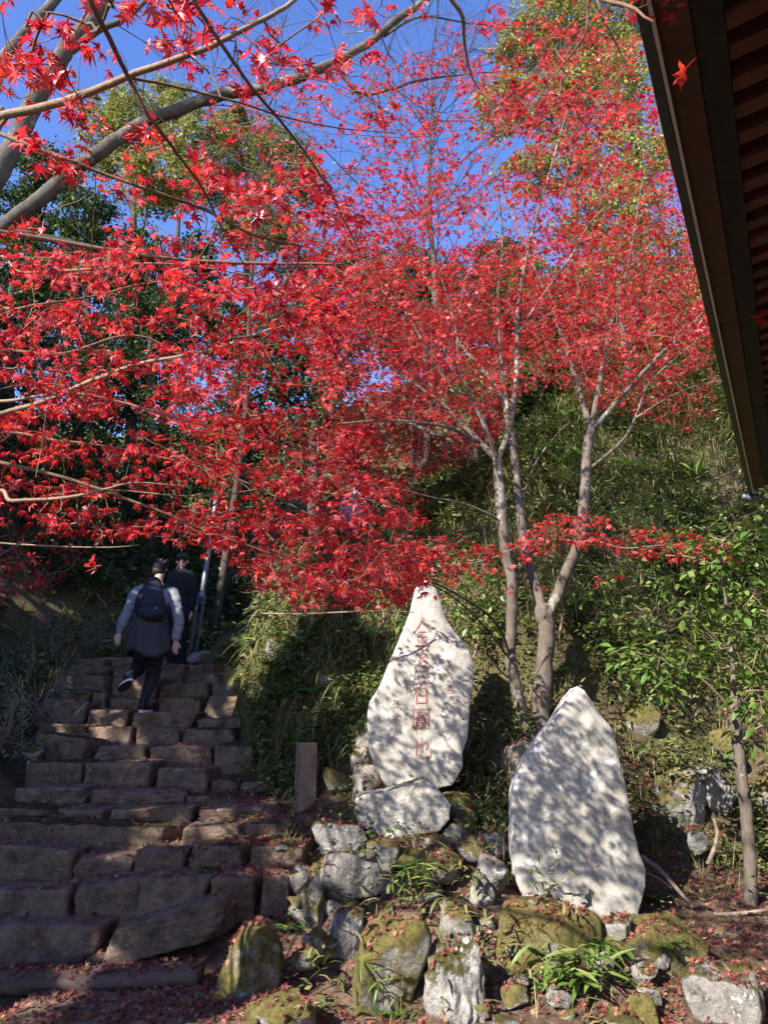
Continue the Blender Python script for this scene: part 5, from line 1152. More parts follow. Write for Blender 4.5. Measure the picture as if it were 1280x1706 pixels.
mb = MB()
for xr, yr, n in (((-1.0, 1.0), (4.2, 6.2), 150), ((.9, 2.6), (4.2, 6.8), 90), ((-2.8, .2), (4.0, 4.7), 50)):
    p, nn = drop(RNG.uniform(*xr, n), RNG.uniform(*yr, n), .3)
    for k in np.where(~np.isnan(p[:, 0]) & (nn[:, 2] > .6))[0]:
        r_ = RNG.uniform(.015, .07) ; V, T = rock_verts(900 + k, (r_, r_ * .8, r_ * .6), 3, 10, 14, .06); mb.add(V + p[k] - np.array([0, 0, r_ * .15]), T)
tag(link('small_stones', mb.mesh('small_stones', M['rock_halfmoss'])), 'small loose stones filling the gaps between the boulders', kind='stuff')

# ferns: every frond a part
def frond_mesh(seed, tint):
    r = np.random.RandomState(seed); m = MB(); n = 15; t = np.linspace(.12, .98, n); arch = r.uniform(.35, .7)
    def ax(q): return np.stack([q * 0, q * .9, .55 * q - arch * q ** 2 * 1.1], -1)
    tubes(m, ax(np.linspace(0, .93, 6)), ax(np.linspace(.07, 1, 6)), np.full(6, .008), np.full(6, .004), tint * .7)
    ln = .27 * np.sin(np.clip(t * 1.15 + .18, 0, 1) * math.pi) ** .8 + .02
    for s_ in (-1, 1):
        c = ax(t); d = np.stack([np.full(n, s_ * .9), np.full(n, .45), -.12 + r.normal(0, .1, n)], -1); d /= np.linalg.norm(d, axis=1)[:, None]
        up = np.array([0, .3, 1.]); R = rot_frames(np.tile(up, (n, 1)) + r.normal(0, .2, (n, 3)), d)
        leaf = np.array([[0, 0, 0], [.13, .4, .02], [0, 1, -.12], [-.13, .4, .02]])
        V = np.einsum('nij,vj->nvi', R, leaf) * ln[:, None, None] + c[:, None]
        m.add(V.reshape(-1, 3), (np.array([[0, 1, 2], [0, 2, 3]])[None] + (np.arange(n) * 4)[:, None, None]).reshape(-1, 3), np.repeat(np.clip(tint + r.normal(0, .08, n), 0, 1), 4))
    return m.mesh('frond', M['green'])
FM = [frond_mesh(i, t_) for i, t_ in enumerate((.35, .5, .62, .75, .45, .85))]  # light put into the tint: bright fronds for sunlit ferns, deep for shaded
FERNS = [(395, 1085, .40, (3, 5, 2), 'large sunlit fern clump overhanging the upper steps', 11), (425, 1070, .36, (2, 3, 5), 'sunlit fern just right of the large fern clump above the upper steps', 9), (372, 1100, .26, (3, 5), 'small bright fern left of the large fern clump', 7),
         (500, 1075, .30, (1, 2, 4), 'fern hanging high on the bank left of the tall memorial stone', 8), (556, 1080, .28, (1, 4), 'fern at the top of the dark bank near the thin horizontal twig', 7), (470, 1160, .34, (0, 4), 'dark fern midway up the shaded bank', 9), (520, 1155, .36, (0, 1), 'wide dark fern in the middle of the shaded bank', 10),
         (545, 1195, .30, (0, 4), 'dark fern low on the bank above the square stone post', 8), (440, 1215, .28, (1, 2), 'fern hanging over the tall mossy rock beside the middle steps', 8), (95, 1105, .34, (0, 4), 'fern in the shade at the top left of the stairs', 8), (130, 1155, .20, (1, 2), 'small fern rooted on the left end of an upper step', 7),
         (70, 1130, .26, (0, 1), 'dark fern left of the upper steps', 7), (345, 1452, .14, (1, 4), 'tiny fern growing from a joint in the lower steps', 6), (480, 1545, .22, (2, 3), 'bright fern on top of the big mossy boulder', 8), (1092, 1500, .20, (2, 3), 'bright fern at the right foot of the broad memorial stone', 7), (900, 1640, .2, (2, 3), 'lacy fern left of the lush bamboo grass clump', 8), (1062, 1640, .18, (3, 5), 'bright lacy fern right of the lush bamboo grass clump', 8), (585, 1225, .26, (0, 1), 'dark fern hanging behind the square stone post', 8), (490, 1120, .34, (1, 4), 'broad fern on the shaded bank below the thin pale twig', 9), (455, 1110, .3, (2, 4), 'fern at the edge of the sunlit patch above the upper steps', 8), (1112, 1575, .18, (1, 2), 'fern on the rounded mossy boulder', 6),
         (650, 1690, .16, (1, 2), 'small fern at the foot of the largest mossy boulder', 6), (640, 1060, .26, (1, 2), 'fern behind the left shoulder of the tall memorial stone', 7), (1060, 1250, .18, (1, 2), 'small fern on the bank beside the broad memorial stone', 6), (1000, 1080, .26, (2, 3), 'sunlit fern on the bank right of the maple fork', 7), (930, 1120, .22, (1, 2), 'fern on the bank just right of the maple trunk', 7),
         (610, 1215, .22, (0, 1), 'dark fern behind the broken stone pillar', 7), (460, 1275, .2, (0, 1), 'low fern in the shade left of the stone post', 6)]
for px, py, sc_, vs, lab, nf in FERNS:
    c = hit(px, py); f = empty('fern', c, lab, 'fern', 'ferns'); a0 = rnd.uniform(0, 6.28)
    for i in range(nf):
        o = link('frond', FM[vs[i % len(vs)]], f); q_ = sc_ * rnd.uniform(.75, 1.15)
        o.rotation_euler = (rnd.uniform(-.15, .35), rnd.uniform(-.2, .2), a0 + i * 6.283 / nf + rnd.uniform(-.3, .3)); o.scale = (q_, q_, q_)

# bamboo grass clumps with single leaves
def lance(seed, tint):
    m = MB(); r = np.random.RandomState(seed); n = 6; t = np.linspace(0, 1, n); w = .085 * np.sin(np.clip(t * .95 + .05, 0, 1) * math.pi) ** .7; z = -.35 * t ** 2 * r.uniform(.4, 1.4)
    V = np.r_[np.c_[w, t, z + w * .35], np.c_[t * 0, t, z], np.c_[-w, t, z + w * .35]]; i = np.arange(n - 1)
    T = np.r_[np.c_[i, i + 1, n + i], np.c_[i + 1, n + i + 1, n + i], np.c_[n + i, n + i + 1, 2 * n + i], np.c_[n + i + 1, 2 * n + i + 1, 2 * n + i]]
    m.add(V, T, tint); return m.mesh('leaf', M['green'])
LM = [lance(i, t_) for i, t_ in enumerate((.45, .6, .75, .85, .55, .95))]
def bamboo(px, py, n, spread, L, label, tl=6, hgt=.25, Y=None):
    c = hit(px, py) if Y is None else P(px, py, Y); t = empty('bamboo_grass', c, label, 'bamboo grass', 'bamboo grass clumps'); m = MB(); st = []
    for k in range(max(4, n // 6)):
        a_ = rnd.uniform(0, 6.28); e = np.array([math.cos(a_) * spread * rnd.uniform(.2, 1), math.sin(a_) * spread * rnd.uniform(.2, .8), hgt * rnd.uniform(.4, 1.1)]); st.append(e)
        pth = smooth_path([np.zeros(3), e * np.array([.3, .3, .65]), e], 4); V, T = loft(pth, lerp_r(.0028, .0014, len(pth)), 4, False); m.add(V, T, .3)
    link('stems', m.mesh('stems', M['green']), t)['kind'] = 'stuff'
    for k in range(n):
        e = st[k % len(st)]; q_ = L * rnd.uniform(.65, 1.15); o = link('leaf', LM[rnd.randrange(len(LM))], t)
        o.location = e * rnd.uniform(.55, 1.02); o.scale = (q_ * rnd.uniform(.6, 1.0), q_, q_); o.rotation_euler = (rnd.uniform(-.5, .6), rnd.uniform(-.4, .4), rnd.uniform(0, 6.28))
bamboo(955, 1660, 70, .22, .19, 'lush bamboo grass clump in front of the broad memorial stone', Y=4.5, hgt=.24)
bamboo(1005, 1600, 30, .14, .16, 'bamboo grass sprig on the mossy boulders above the lush clump', Y=4.75, hgt=.14)
bamboo(695, 1490, 46, .12, .15, 'green grass tuft growing between the rocks above the largest mossy boulder', Y=5.0, hgt=.2)
bamboo(890, 1560, 22, .12, .12, 'sparse bamboo grass on the yellow mossed boulder', Y=4.75, hgt=.1)
bamboo(620, 1660, 12, .08, .12, 'small leafy sprig left of the largest mossy boulder', Y=4.35, hgt=.16)
bamboo(1215, 1450, 14, .06, .10, 'small broad-leaved sprout beside the curved dead root', hgt=.28)
bamboo(925, 800, 60, .35, .30, 'bushy bamboo grass clump on the bank between the maple forks', hgt=.55)
bamboo(1060, 810, 50, .45, .28, 'pale bamboo grass on the sunny bank right of the maple fork', hgt=.4)
bamboo(1150, 800, 40, .45, .28, 'bamboo grass high on the bank near the gutter end', hgt=.35)
bamboo(760, 790, 26, .25, .2, 'yellowish sprig on the mossy bank crest left of the maple', hgt=.5)

# ---- sapling and leafy shrubs at the right
def ovate(seed, tint):
    m = MB(); r = np.random.RandomState(seed); t = np.array([0, .25, .55, .8, 1.]); w = np.array([.02, .2, .24, .14, 0]); z = -.25 * t ** 2 * r.uniform(.3, 1.3)
    n = 5; V = np.r_[np.c_[w, t, z + w * .3], np.c_[t * 0, t, z], np.c_[-w, t, z + w * .3]]; i = np.arange(n - 1)
    m.add(V, np.r_[np.c_[i, i + 1, n + i], np.c_[i + 1, n + i + 1, n + i], np.c_[n + i, n + i + 1, 2 * n + i], np.c_[n + i + 1, 2 * n + i + 1, 2 * n + i]], tint); return m.V[0], m.T[0]
OV = [ovate(i, .5) for i in range(4)]; OVM = [mesh_np('leaf', OV[i % 4][0], OV[i % 4][1], M['green'], np.full(15, t_)) for i, t_ in enumerate((.5, .62, .72, .8, .88, .68, .95, .4))]
def leafy(name, label, cat, base, trunks, limbs_, regions, n, size, bark, npart=300, seed=1):
    t = empty(name, base, label, cat); sk = limbs(t, base, trunks, 'trunk', 10, M[bark], .08)
    if limbs_: sk = np.r_[sk, limbs(t, base, limbs_, 'branch', 7, M[bark], .06)]
    pts = np.concatenate([cloud(pl_, k, (lambda a, b: lambda n, x, y: RNG.uniform(a, b, n))(*yr)) for pl_, k, yr in regions])
    m = MB(); d = grow(sk, pts, m, .0012); stuffpart('twigs', m, M['twig_tan_lit'], t, base)
    pos, R, sz = leaf_cluster(pts, d, 6, size, .03, .45, .35)
    px, py = to_px(pos); vis = (px > 0) & (px < 1280); order = np.argsort(-np.where(vis, sz / pos[:, 1], 0))
    for i in order[:npart]:
        o = link('leaf', OVM[RNG.randint(8)], t); m4 = np.eye(4); m4[:3, :3] = R[i] * sz[i]; m4[:3, 3] = pos[i] - base; o.matrix_local = Matrix(m4.tolist())
    r_ = order[npart:]
    if len(r_): m = MB(); place(m, OV, pos[r_], R[r_], sz[r_], RNG.uniform(.35, .95, len(r_))); stuffpart('foliage', m, M['green'], t, base)
b = P(1250, 1520, 5.6)
leafy('sapling', 'slender grey-brown sapling with bright green leaves at the right edge', 'tree', b,
      [(tr((1251, 1535, 5.6), (1251, 1470, 5.6), (1246, 1390, 5.6), (1240, 1310, 5.6), (1231, 1235, 5.6), (1223, 1165, 5.6)), .046, .036, 'bark_maple'),
       (tr((1223, 1170, 5.6), (1222, 1120, 5.6), (1214, 1050, 5.55), (1208, 980, 5.5), (1204, 900, 5.5)), .022, .008, 'bark_maple')],
      [(tr((1226, 1195, 5.6), (1200, 1160, 5.5), (1160, 1125, 5.4), (1110, 1100, 5.3), (1050, 1085, 5.2)), .012, .003, 'twig_tan_lit'), (tr((1224, 1165, 5.6), (1250, 1152, 5.5), (1300, 1155, 5.4)), .014, .006, 'bark_maple'),
       (tr((1218, 1090, 5.55), (1180, 1050, 5.4), (1140, 1010, 5.3)), .010, .003, 'twig_tan_lit'), (tr((1214, 1050, 5.55), (1250, 1000, 5.5), (1290, 960, 5.4)), .010, .003, 'twig_tan_lit'), (tr((1232, 1240, 5.6), (1260, 1215, 5.5), (1290, 1200, 5.4)), .008, .003, 'twig_tan_lit'),
       (tr((1206, 950, 5.5), (1160, 930, 5.4), (1110, 925, 5.4)), .008, .003, 'twig_tan_lit')],
      [([(1020, 1080), (1070, 1060), (1150, 1060), (1160, 1120), (1090, 1160), (1040, 1110)], 48, (5.0, 5.6)), ([(1170, 1060), (1290, 1040), (1290, 1260), (1240, 1250), (1200, 1150)], 48, (5.1, 5.8)), ([(1100, 900), (1290, 860), (1290, 1000), (1180, 980), (1110, 950)], 52, (5.1, 5.8)), ([(1140, 1000), (1290, 990), (1290, 1060), (1150, 1060)], 34, (5.1, 5.8)), ([(1150, 870), (1240, 860), (1240, 960), (1160, 960)], 14, (5.3, 5.7))], 0, .088, 'bark_maple')
for k, (pl_, n, yr, bx, lab) in enumerate([([(1000, 840), (1100, 830), (1170, 860), (1140, 900), (1040, 890)], 40, (6.8, 7.8), (1080, 930), 'leafy green shrub on the bank above the low red spray'),
                                       ([(960, 940), (1090, 930), (1140, 1000), (1060, 1050), (980, 1040)], 46, (6.3, 7.0), (1050, 1090), 'leafy green shrub on the bank below the low red spray'),
                                       ([(860, 960), (960, 950), (980, 1010), (900, 1020)], 22, (6.7, 7.3), (930, 1060), 'small leafy shrub on the bank right behind the maple fork'),
                                       ([(740, 940), (830, 960), (830, 1060), (760, 1050)], 70, (6.6, 7.4), (790, 1090), 'leafy shrub behind the pointed top of the tall memorial stone'),
                                       ([(1160, 830), (1280, 840), (1290, 900), (1180, 900)], 26, (6.2, 7.2), (1230, 960), 'leafy shrub under the gutter end at the right edge'),
                                       ([(560, 970), (680, 960), (690, 1030), (580, 1040)], 30, (7.1, 7.9), (630, 1070), 'leafy shrub under the low red boughs left of the tall memorial stone')]):
    b = hit(*bx); e = P(np.mean([q_[0] for q_ in pl_]), np.mean([q_[1] for q_ in pl_]), np.mean(yr))
    leafy('shrub', lab, 'shrub', b, [([b - np.array([0, 0, .05]), b * .5 + e * .5 + np.array([.06, 0, .05]), e], .014, .004, 'twig_tan_lit')], [], [(pl_, n, yr)], 0, .075, 'twig_tan_lit', 90)

# bare shrubs in the shade left of the stairs
for k, (px, py, lab) in enumerate([(20, 1130, 'leafless tangled shrub at the left edge beside the upper steps'), (70, 1190, 'leafless twiggy shrub left of the middle steps'), (-10, 1260, 'leafless shrub at the left edge beside the middle steps'), (110, 1080, 'leafless shrub in the dark behind the left end of the top steps'), (480, 1000, 'thin leafless shrub on the bank beneath the red boughs')]):
    b = hit(px, py); t = empty('bare_shrub', b, lab, 'shrub', 'leafless shrubs'); m = MB()
    sk_ = b + np.c_[RNG.normal(0, .12, 14), RNG.normal(0, .12, 14), np.zeros(14) - .03]; twig_fan(sk_, 16, 4, .34, m, .006, .8, .55)
    link('branches', m.mesh('branches', M['stick'], off=b), t)['kind'] = 'stuff'
    m = MB(); q_ = b + np.c_[RNG.normal(0, .3, 240), RNG.normal(0, .25, 240), RNG.uniform(.0, .45, 240)]; a_ = RNG.uniform(0, 6.28, 240)
    leafquads(m, q_, rot_frames(RNG.normal(0, .5, (240, 3)) + np.array([0, 0, 1]), np.c_[np.cos(a_), np.sin(a_), RNG.normal(0, .4, 240)]), RNG.uniform(.02, .05, 240), RNG.uniform(.0, .7, 240)); stuffpart('leaves', m, M['under'], t, b)

# sticks and roots
def stick(label, pts, r0, r1, mat='stick', name='dead_stick'):
    pth = smooth_path(pts, 7); c = pth[0]; V, T = loft(pth, lerp_r(r0, r1, len(pth)), 9, True, 3, .15)
    tag(link(name, mesh_np(name, V - c, T, M[mat]), None, c), label, 'stick')
stick('curved pale dead root standing behind the fallen leaves near the sapling', tr((1180, 1440, 5.9), (1190, 1416, 5.9), (1196, 1388, 5.95), (1190, 1364, 6.0)), .018, .010)
stick('long dead stick leaning from behind the broad memorial stone into the leaves', tr((1070, 1428, 5.7), (1100, 1450, 5.6), (1130, 1482, 5.55), (1156, 1512, 5.5)), .020, .010)
stick('thin dead stick beside the long one behind the broad memorial stone', tr((1060, 1450, 5.7), (1095, 1462, 5.6), (1120, 1480, 5.55)), .010, .006)
stick('dead stick lying flat across the foot of the sapling', tr((1190, 1524, 5.5), (1235, 1522, 5.45), (1300, 1512, 5.4)), .016, .010)
stick('thin arched reddish stem between the jagged rock and the yellow mossed boulder', tr((796, 1568, 4.8), (803, 1545, 4.8), (815, 1530, 4.8), (840, 1518, 4.85)), .006, .004)
stick('thin pale twig lying across the gap left of the tall memorial stone', tr((430, 1022, 5.6), (500, 1023, 5.6), (570, 1020, 5.65), (630, 1018, 5.7), (690, 1020, 5.8)), .008, .004, 'twig_tan_lit')
stick('thin hanging vine right of the tall memorial stone', tr((800, 1240, 6.5), (794, 1260, 6.5), (800, 1290, 6.45), (806, 1310, 6.4)), .006, .004)
c = P(880, 1532, 4.8); m = MB(); n = 90; blades(m, c + np.c_[RNG.normal(.03, .05, n), RNG.normal(-.03, .05, n), RNG.uniform(.0, .03, n)], RNG.normal(3.3, .35, n), RNG.uniform(-.05, .3, n), RNG.uniform(.08, .18, n), np.full(n, .005), RNG.uniform(0, .25, n), np.full(n, .12))
tag(link('dead_frond', m.mesh('dead_frond', M['litter'], off=c), None, c), 'rust-red dead cedar spray lying on the yellow mossed boulder', 'dead frond')

# ---- leaning metal pole with slotted bars
b = P(323, 1084, 10.25); e = P(362, 820, 10.6)
pole = empty('metal_pole', b, 'grey metal pole with slotted bars leaning at the top of the stairs', 'pole')
V, T = loft(np.array([b * (1 - q_) + e * q_ for q_ in np.linspace(.30, 1, 6)]) - b, [.036] * 6, 14, True); link('pipe', mesh_np('pipe', V, T, M['metal']), pole)
ax = (e - b) / np.linalg.norm(e - b)
for dx, nm in ((-.045, 'slotted_bar'), (.035, 'slotted_bar')):
    pth = np.array([b + np.array([dx, -.02, 0]) + ax * q_ for q_ in (0, .72)]) - b
    V, T = loft(pth, [(.028, .02)] * 2, 4, True); ob = link(nm, mesh_np(nm, V, T, M['metal'], None, False), pole)
    if dx > 0:
        for q_ in (.08, .17, .2, .32, .4, .52, .62):
            hc = pth[0] + ax * q_ + np.array([0, -.021, 0]); me = box_mesh('slot', hc, (.007, .004, .018), M['gutter'], 0); link('slot', me, ob)
V, T = loft(np.array([b + ax * .70, b + ax * .78]) - b + np.array([-.01, 0, 0]), [.058, .05], 14, True); link('clamp', mesh_np('clamp', V, T, M['metal']), pole)

# ------------------------------------------------------------------ people
def skinm(name, c, rough=.6): return simple_mat(name, tuple(q_ * .85 for q_ in c), c, 30, rough, .25, .002)
M['skin'] = skinm('skin', (.50, .32, .24), .5); M['hair'] = skinm('black_hair', (.018, .015, .014), .45)
M['sweat'] = skinm('grey_sweatshirt', (.23, .23, .245), .95); M['jacket'] = skinm('charcoal_jacket', (.05, .05, .052), .85); M['jeans'] = skinm('dark_jeans', (.028, .030, .042), .9)
M['shoe'] = skinm('black_shoe', (.016, .016, .02), .6); M['sole'] = skinm('white_sole', (.75, .75, .76), .6); M['bag'] = skinm('navy_black_backpack', (.022, .024, .034), .75); M['coat'] = skinm('black_coat', (.016, .017, .022), .9)
M['white'] = skinm('white_print', (.8, .8, .8), .6); M['blue'] = skinm('blue_jacket', (.018, .024, .075), .8); M['pale'] = skinm('pale_shirt', (.6, .62, .7), .8); M['rubber'] = skinm('black_rubber', (.02, .02, .02), .8); M['collar'] = skinm('pale_blue_collar', (.42, .46, .60), .8)
DG = None
def chain(mb, pts, radii, sides=14, n=5):
    pts = np.asarray(pts, float); p = smooth_path(pts, n) if len(pts) > 2 else np.array([pts[0] * (1 - t) + pts[1] * t for t in np.linspace(0, 1, n)])
    tpar = np.linspace(0, 1, len(p)); rp = np.linspace(0, 1, len(radii)); r = np.interp(tpar, rp, radii)
    a = (p[0] - p[1]) / np.linalg.norm(p[0] - p[1]); z = (p[-1] - p[-2]) / np.linalg.norm(p[-1] - p[-2]); an = np.radians([75, 50, 25])
    pre = [p[0] + a * r[0] * math.sin(q_) for q_ in an]; post = [p[-1] + z * r[-1] * math.sin(q_) for q_ in an[::-1]]
    P_ = np.r_[pre, p, post]; R_ = np.r_[[r[0] * math.cos(q_) for q_ in an], r, [r[-1] * math.cos(q_) for q_ in an[::-1]]]
    V, T = loft(P_, list(R_), sides, True); mb.add(V, T)
def ell(mb, c, rad, rot=None, sub=3):
    D, T = ICO[sub]; V = D * np.asarray(rad)
    if rot is not None: V = V @ np.array(Euler(rot).to_matrix()).T
    mb.add(V + np.asarray(c), T)
def solid(name, mb, mat, parent, base, vox=.014, sm=6, wrinkle=0.0):
    """fuse the collected volumes into one continuous surface"""
    o = link(name, mb.mesh(name, M[mat], True, base), parent)
    rm = o.modifiers.new('fuse', 'REMESH'); rm.mode = 'VOXEL'; rm.voxel_size = vox; rm.use_smooth_shade = True
    s_ = o.modifiers.new('smooth', 'SMOOTH'); s_.factor = .5; s_.iterations = sm
    bpy.context.view_layer.update(); dg = bpy.context.evaluated_depsgraph_get()
    me = bpy.data.meshes.new_from_object(o.evaluated_get(dg)); o.modifiers.clear(); o.data = me
    if not me.materials: me.materials.append(M[mat])
    if wrinkle:
        co = np.empty(len(me.vertices) * 3, np.float32); no = np.empty_like(co); me.vertices.foreach_get('co', co); me.vertices.foreach_get('normal', no)
        co = co.reshape(-1, 3); no = no.reshape(-1, 3); w_ = fbm(co * np.array([9, 9, 16.]), 77, 3) * wrinkle; co = co + no * w_[:, None]; me.vertices.foreach_set('co', co.astype(np.float32).ravel()); me.update()
    return o
def hand(mb, w, d, side, L=.17):
    """palm, four unequal curled fingers and a thumb from the side of the palm"""
    d = np.asarray(d, float); d /= np.linalg.norm(d); s_ = np.cross(d, [0, 1, 0]); s_ /= np.linalg.norm(s_); f = np.cross(s_, d); s_ *= side
    w = np.asarray(w, float)
    for k, (o, l) in enumerate(((-.027, .066), (-.009, .076), (.009, .071), (.027, .056))):
        k0 = w + d * .035 + s_ * o * .6; k1 = w + d * .09 + s_ * o; chain(mb, [k0, k1], [.014, .0115], 8, 3)
        k2 = k1 + d * l * .5 + f * .012; k3 = k2 + d * l * .38 + f * .03; chain(mb, [k1, k2, k3], [.0098, .0085, .007], 8, 3)
    t0 = w + d * .03 - s_ * .022; t1 = t0 + d * .035 - s_ * .024 + f * .01; t2 = t1 + d * .03 - s_ * .004 + f * .014; chain(mb, [t0, t1, t2], [.013, .011, .008], 8, 3)
def shoe(parent, base, heel, toe, up):
    heel, toe, up = (np.asarray(q_, float) for q_ in (heel, toe, up)); d = toe - heel; L = np.linalg.norm(d); d /= L; up = up - d * (up @ d); up /= np.linalg.norm(up)
    mb = MB(); chain(mb, [heel + d * .03 + up * .055, heel + d * L * .5 + up * .05, toe - d * .05 + up * .035], [.042, .045, .036], 12); chain(mb, [heel + d * .04 + up * .05, heel + d * .045 + up * .12], [.043, .042], 12)
    o = solid('shoe', mb, 'shoe', parent, base, .009, 4)
    s_ = np.cross(d, up); n = 18; an = np.linspace(0, 2 * np.pi, n, endpoint=False); mid = (heel + toe) / 2
    prof = np.array([mid + d * math.cos(a_) * L * .53 + s_ * math.sin(a_) * .047 * (1 + .12 * math.cos(a_)) for a_ in an]); V = np.r_[prof - up * .004, prof + up * .026]
    T = []
    for i in range(n): j = (i + 1) % n; T += [(i, j, n + j), (i, n + j, n + i)]
    V = np.r_[V, [mid - up * .004], [mid + up * .026]]
    for i in range(n): j = (i + 1) % n; T += [(j, i, 2 * n), (n + i, n + j, 2 * n + 1)]
    link('sole', mesh_np('sole', V - base, T, M['sole'], None, False), o)
    Vt = np.r_[prof - up * .012, [mid - up * .012]]; Vt[:n] = mid - up * .012 + (Vt[:n] - (mid - up * .012)) * .96
    V2 = np.r_[Vt[:n], prof - up * .0045]; T = []
    for i in range(n): j = (i + 1) % n; T += [(i, j, n + j), (i, n + j, n + i), (j, i, 2 * n)]
    V2 = np.r_[V2, [mid - up * .012]]; link('tread', mesh_np('tread', V2 - base, T, M['rubber'], None, False), o)
def head(mb, c, fwd, up, s=1.0):
    """skull, jaw, nose, ears, neck root; returns frame"""
    fwd = np.asarray(fwd, float); fwd /= np.linalg.norm(fwd); up = np.asarray(up, float); up = up - fwd * (up @ fwd); up /= np.linalg.norm(up); sd = np.cross(fwd, up)
    ell(mb, c + up * .02 - fwd * .012, (.074 * s, .074 * s, .098 * s)); ell(mb, c - up * .055 + fwd * .03, (.052, .052, .055)); ell(mb, c - up * .098 + fwd * .052, (.024, .024, .02))
    chain(mb, [c + up * .012 + fwd * .082, c - up * .028 + fwd * .10], [.008, .014], 8, 3)
    for q_ in (-1, 1): ell(mb, c + sd * .077 * q_ - up * .01 - fwd * .01, (.011, .02, .032))
    chain(mb, [c - up * .122 + fwd * .066 + sd * .0, c - up * .118 + fwd * .07], [.008, .008], 8, 3)
    return fwd, up, sd
# person one: walking up, seen from behind
zt = hit(240, 1186)
pb = P(246, 1187, 8.62); pb[2] = P(246, 1187, 8.55)[2]
p1 = empty('person', pb, 'person seen from behind climbing the stairs in a grey sweatshirt, dark jacket tied at waist', 'person')
hip = P(247, 1078, 8.58); chest = P(256, 1003, 8.80); nb_ = P(263, 972, 8.92); hc = P(267, 949, 9.02)
Ls, Le, Lw = P(229, 985, 8.84), P(211, 1024, 8.66), P(199, 1052, 8.62); Rs, Re, Rw = P(288, 989, 8.84), P(297, 1034, 8.72), P(293, 1066, 8.68)
Lh, Lk, La = P(237, 1084, 8.58), P(231, 1112, 8.80), P(214, 1128, 8.42); Rh, Rk, Ra = P(257, 1084, 8.6), P(255, 1124, 8.82), P(239, 1167, 8.56)
fw = np.array([.1, .8, -.35])
mb = MB(); chain(mb, [hip, (hip + chest) / 2, chest], [.105, .105, .125]); chain(mb, [chest, nb_], [.105, .06]); chain(mb, [nb_, hc], [.052, .05]); head(mb, hc, fw, np.array([0, .35, .8]))
for a_, b_, c_ in ((Ls, Le, Lw), (Rs, Re, Rw)): chain(mb, [chest * .3 + a_ * .7, a_, b_, c_], [.06, .055, .042, .028]); 
hand(mb, Lw, P(195, 1068, 8.58) - Lw, 1); hand(mb, Rw, P(291, 1084, 8.64) - Rw, -1)
for a_, b_, c_ in ((Lh, Lk, La), (Rh, Rk, Ra)): chain(mb, [a_, b_, c_], [.085, .058, .036])
solid('body', mb, 'skin', p1, pb, .0085, 3)
mb = MB(); chain(mb, [hip + np.array([0, 0, .12]), (hip + chest) / 2, chest, nb_ - np.array([0, 0, .05])], [.11, .13, .15, .08]); ell(mb, chest + np.array([0, .0, .02]), (.185, .13, .17))
for a_, b_, c_ in ((Ls, Le, Lw), (Rs, Re, Rw)): chain(mb, [chest * .35 + a_ * .65, a_, b_, c_ * .96 + b_ * .04], [.075, .072, .064, .046])
solid('sweatshirt', mb, 'sweat', p1, pb, .011, 4, .013)
mb = MB(); chain(mb, [nb_ + np.array([-.05, -.03, -.02]), nb_ + np.array([0, -.075, -.01]), nb_ + np.array([.06, -.03, -.02])], [.022, .026, .022], 10); solid('collar', mb, 'collar', p1, pb, .009, 3)
mb = MB(); chain(mb, [hip, (hip + Lh) / 2, Lh, Lk, La], [.12, .11, .10, .074, .052]); chain(mb, [hip, (hip + Rh) / 2, Rh, Rk, Ra], [.12, .11, .10, .076, .054]); solid('trousers', mb, 'jeans', p1, pb, .011, 3, .010)
rings = [(252, 1012, .165, .17), (250, 1024, .19, .19), (248, 1040, .218, .20), (247, 1056, .24, .205), (246, 1072, .262, .195), (246, 1084, .268, .20), (247, 1092, .255, .19)]
ss = 48; an = np.linspace(0, 2 * np.pi, ss, endpoint=False); V = []
for k, (px, py, ra, rb) in enumerate(rings):
    c = P(px, py, 8.58 + .12 * (1 - k / 6)); ra *= .93 - .05 * k / 6; fold = 1 + (.018 + .012 * k / 6) * np.sin(an * 7 + 1.3) + .015 * np.sin(an * 13 + k * .2)
    V.append(np.c_[c[0] + np.cos(an) * ra * fold, c[1] + np.sin(an) * rb * fold, c[2] + .025 * np.sin(an * 2 + .6) * (k / 6) + .02 * np.cos(an * 3) * (k / 6)])
inner = V[-1].copy(); inner[:, :2] = inner[:, :2].mean(0) + (inner[:, :2] - inner[:, :2].mean(0)) * .93; inner[:, 2] += .03; V.append(inner)
V = np.array(V); nr_ = len(V); idx = np.arange(nr_ * ss).reshape(nr_, ss); nx_ = np.roll(idx, -1, 1)
T = np.stack([idx[:-1], idx[1:], nx_[1:], nx_[:-1]], -1).reshape(-1, 4); link('tied_jacket', mesh_np('tied_jacket', V.reshape(-1, 3) - pb, T, M['jacket']), p1)
mb = MB(); chain(mb, [P(238, 1030, 8.56), P(232, 1050, 8.52), P(230, 1076, 8.5)], [.03, .045, .04]); solid('jacket_sleeve', mb, 'jacket', p1, pb, .012, 3, .006)
mb = MB(); ell(mb, hc + np.array([0, -.028, .03]), (.088, .086, .10), (.5, 0, 0)); ell(mb, hc + np.array([-.01, -.06, -.02]), (.07, .05, .07)); 
for k in range(26): a_ = rnd.uniform(0, 6.28); q_ = hc + np.array([math.cos(a_) * .07, -.03 + math.sin(a_) * .06, .075 + rnd.uniform(-.02, .03)]); chain(mb, [q_, q_ + np.array([math.cos(a_) * .03 + .01, math.sin(a_) * .02, rnd.uniform(-.01, .035)])], [.016, .006], 6, 3)
solid('hair', mb, 'hair', p1, pb, .008, 2)
shoe(p1, pb, P(219, 1134, 8.34), P(198, 1151, 8.48), np.array([-.25, .75, .55])); rh = P(233, 1187, 8.46); rt = P(250, 1190, 8.70); rt[2] = rh[2]; shoe(p1, pb, rh, rt, (0, 0, 1))
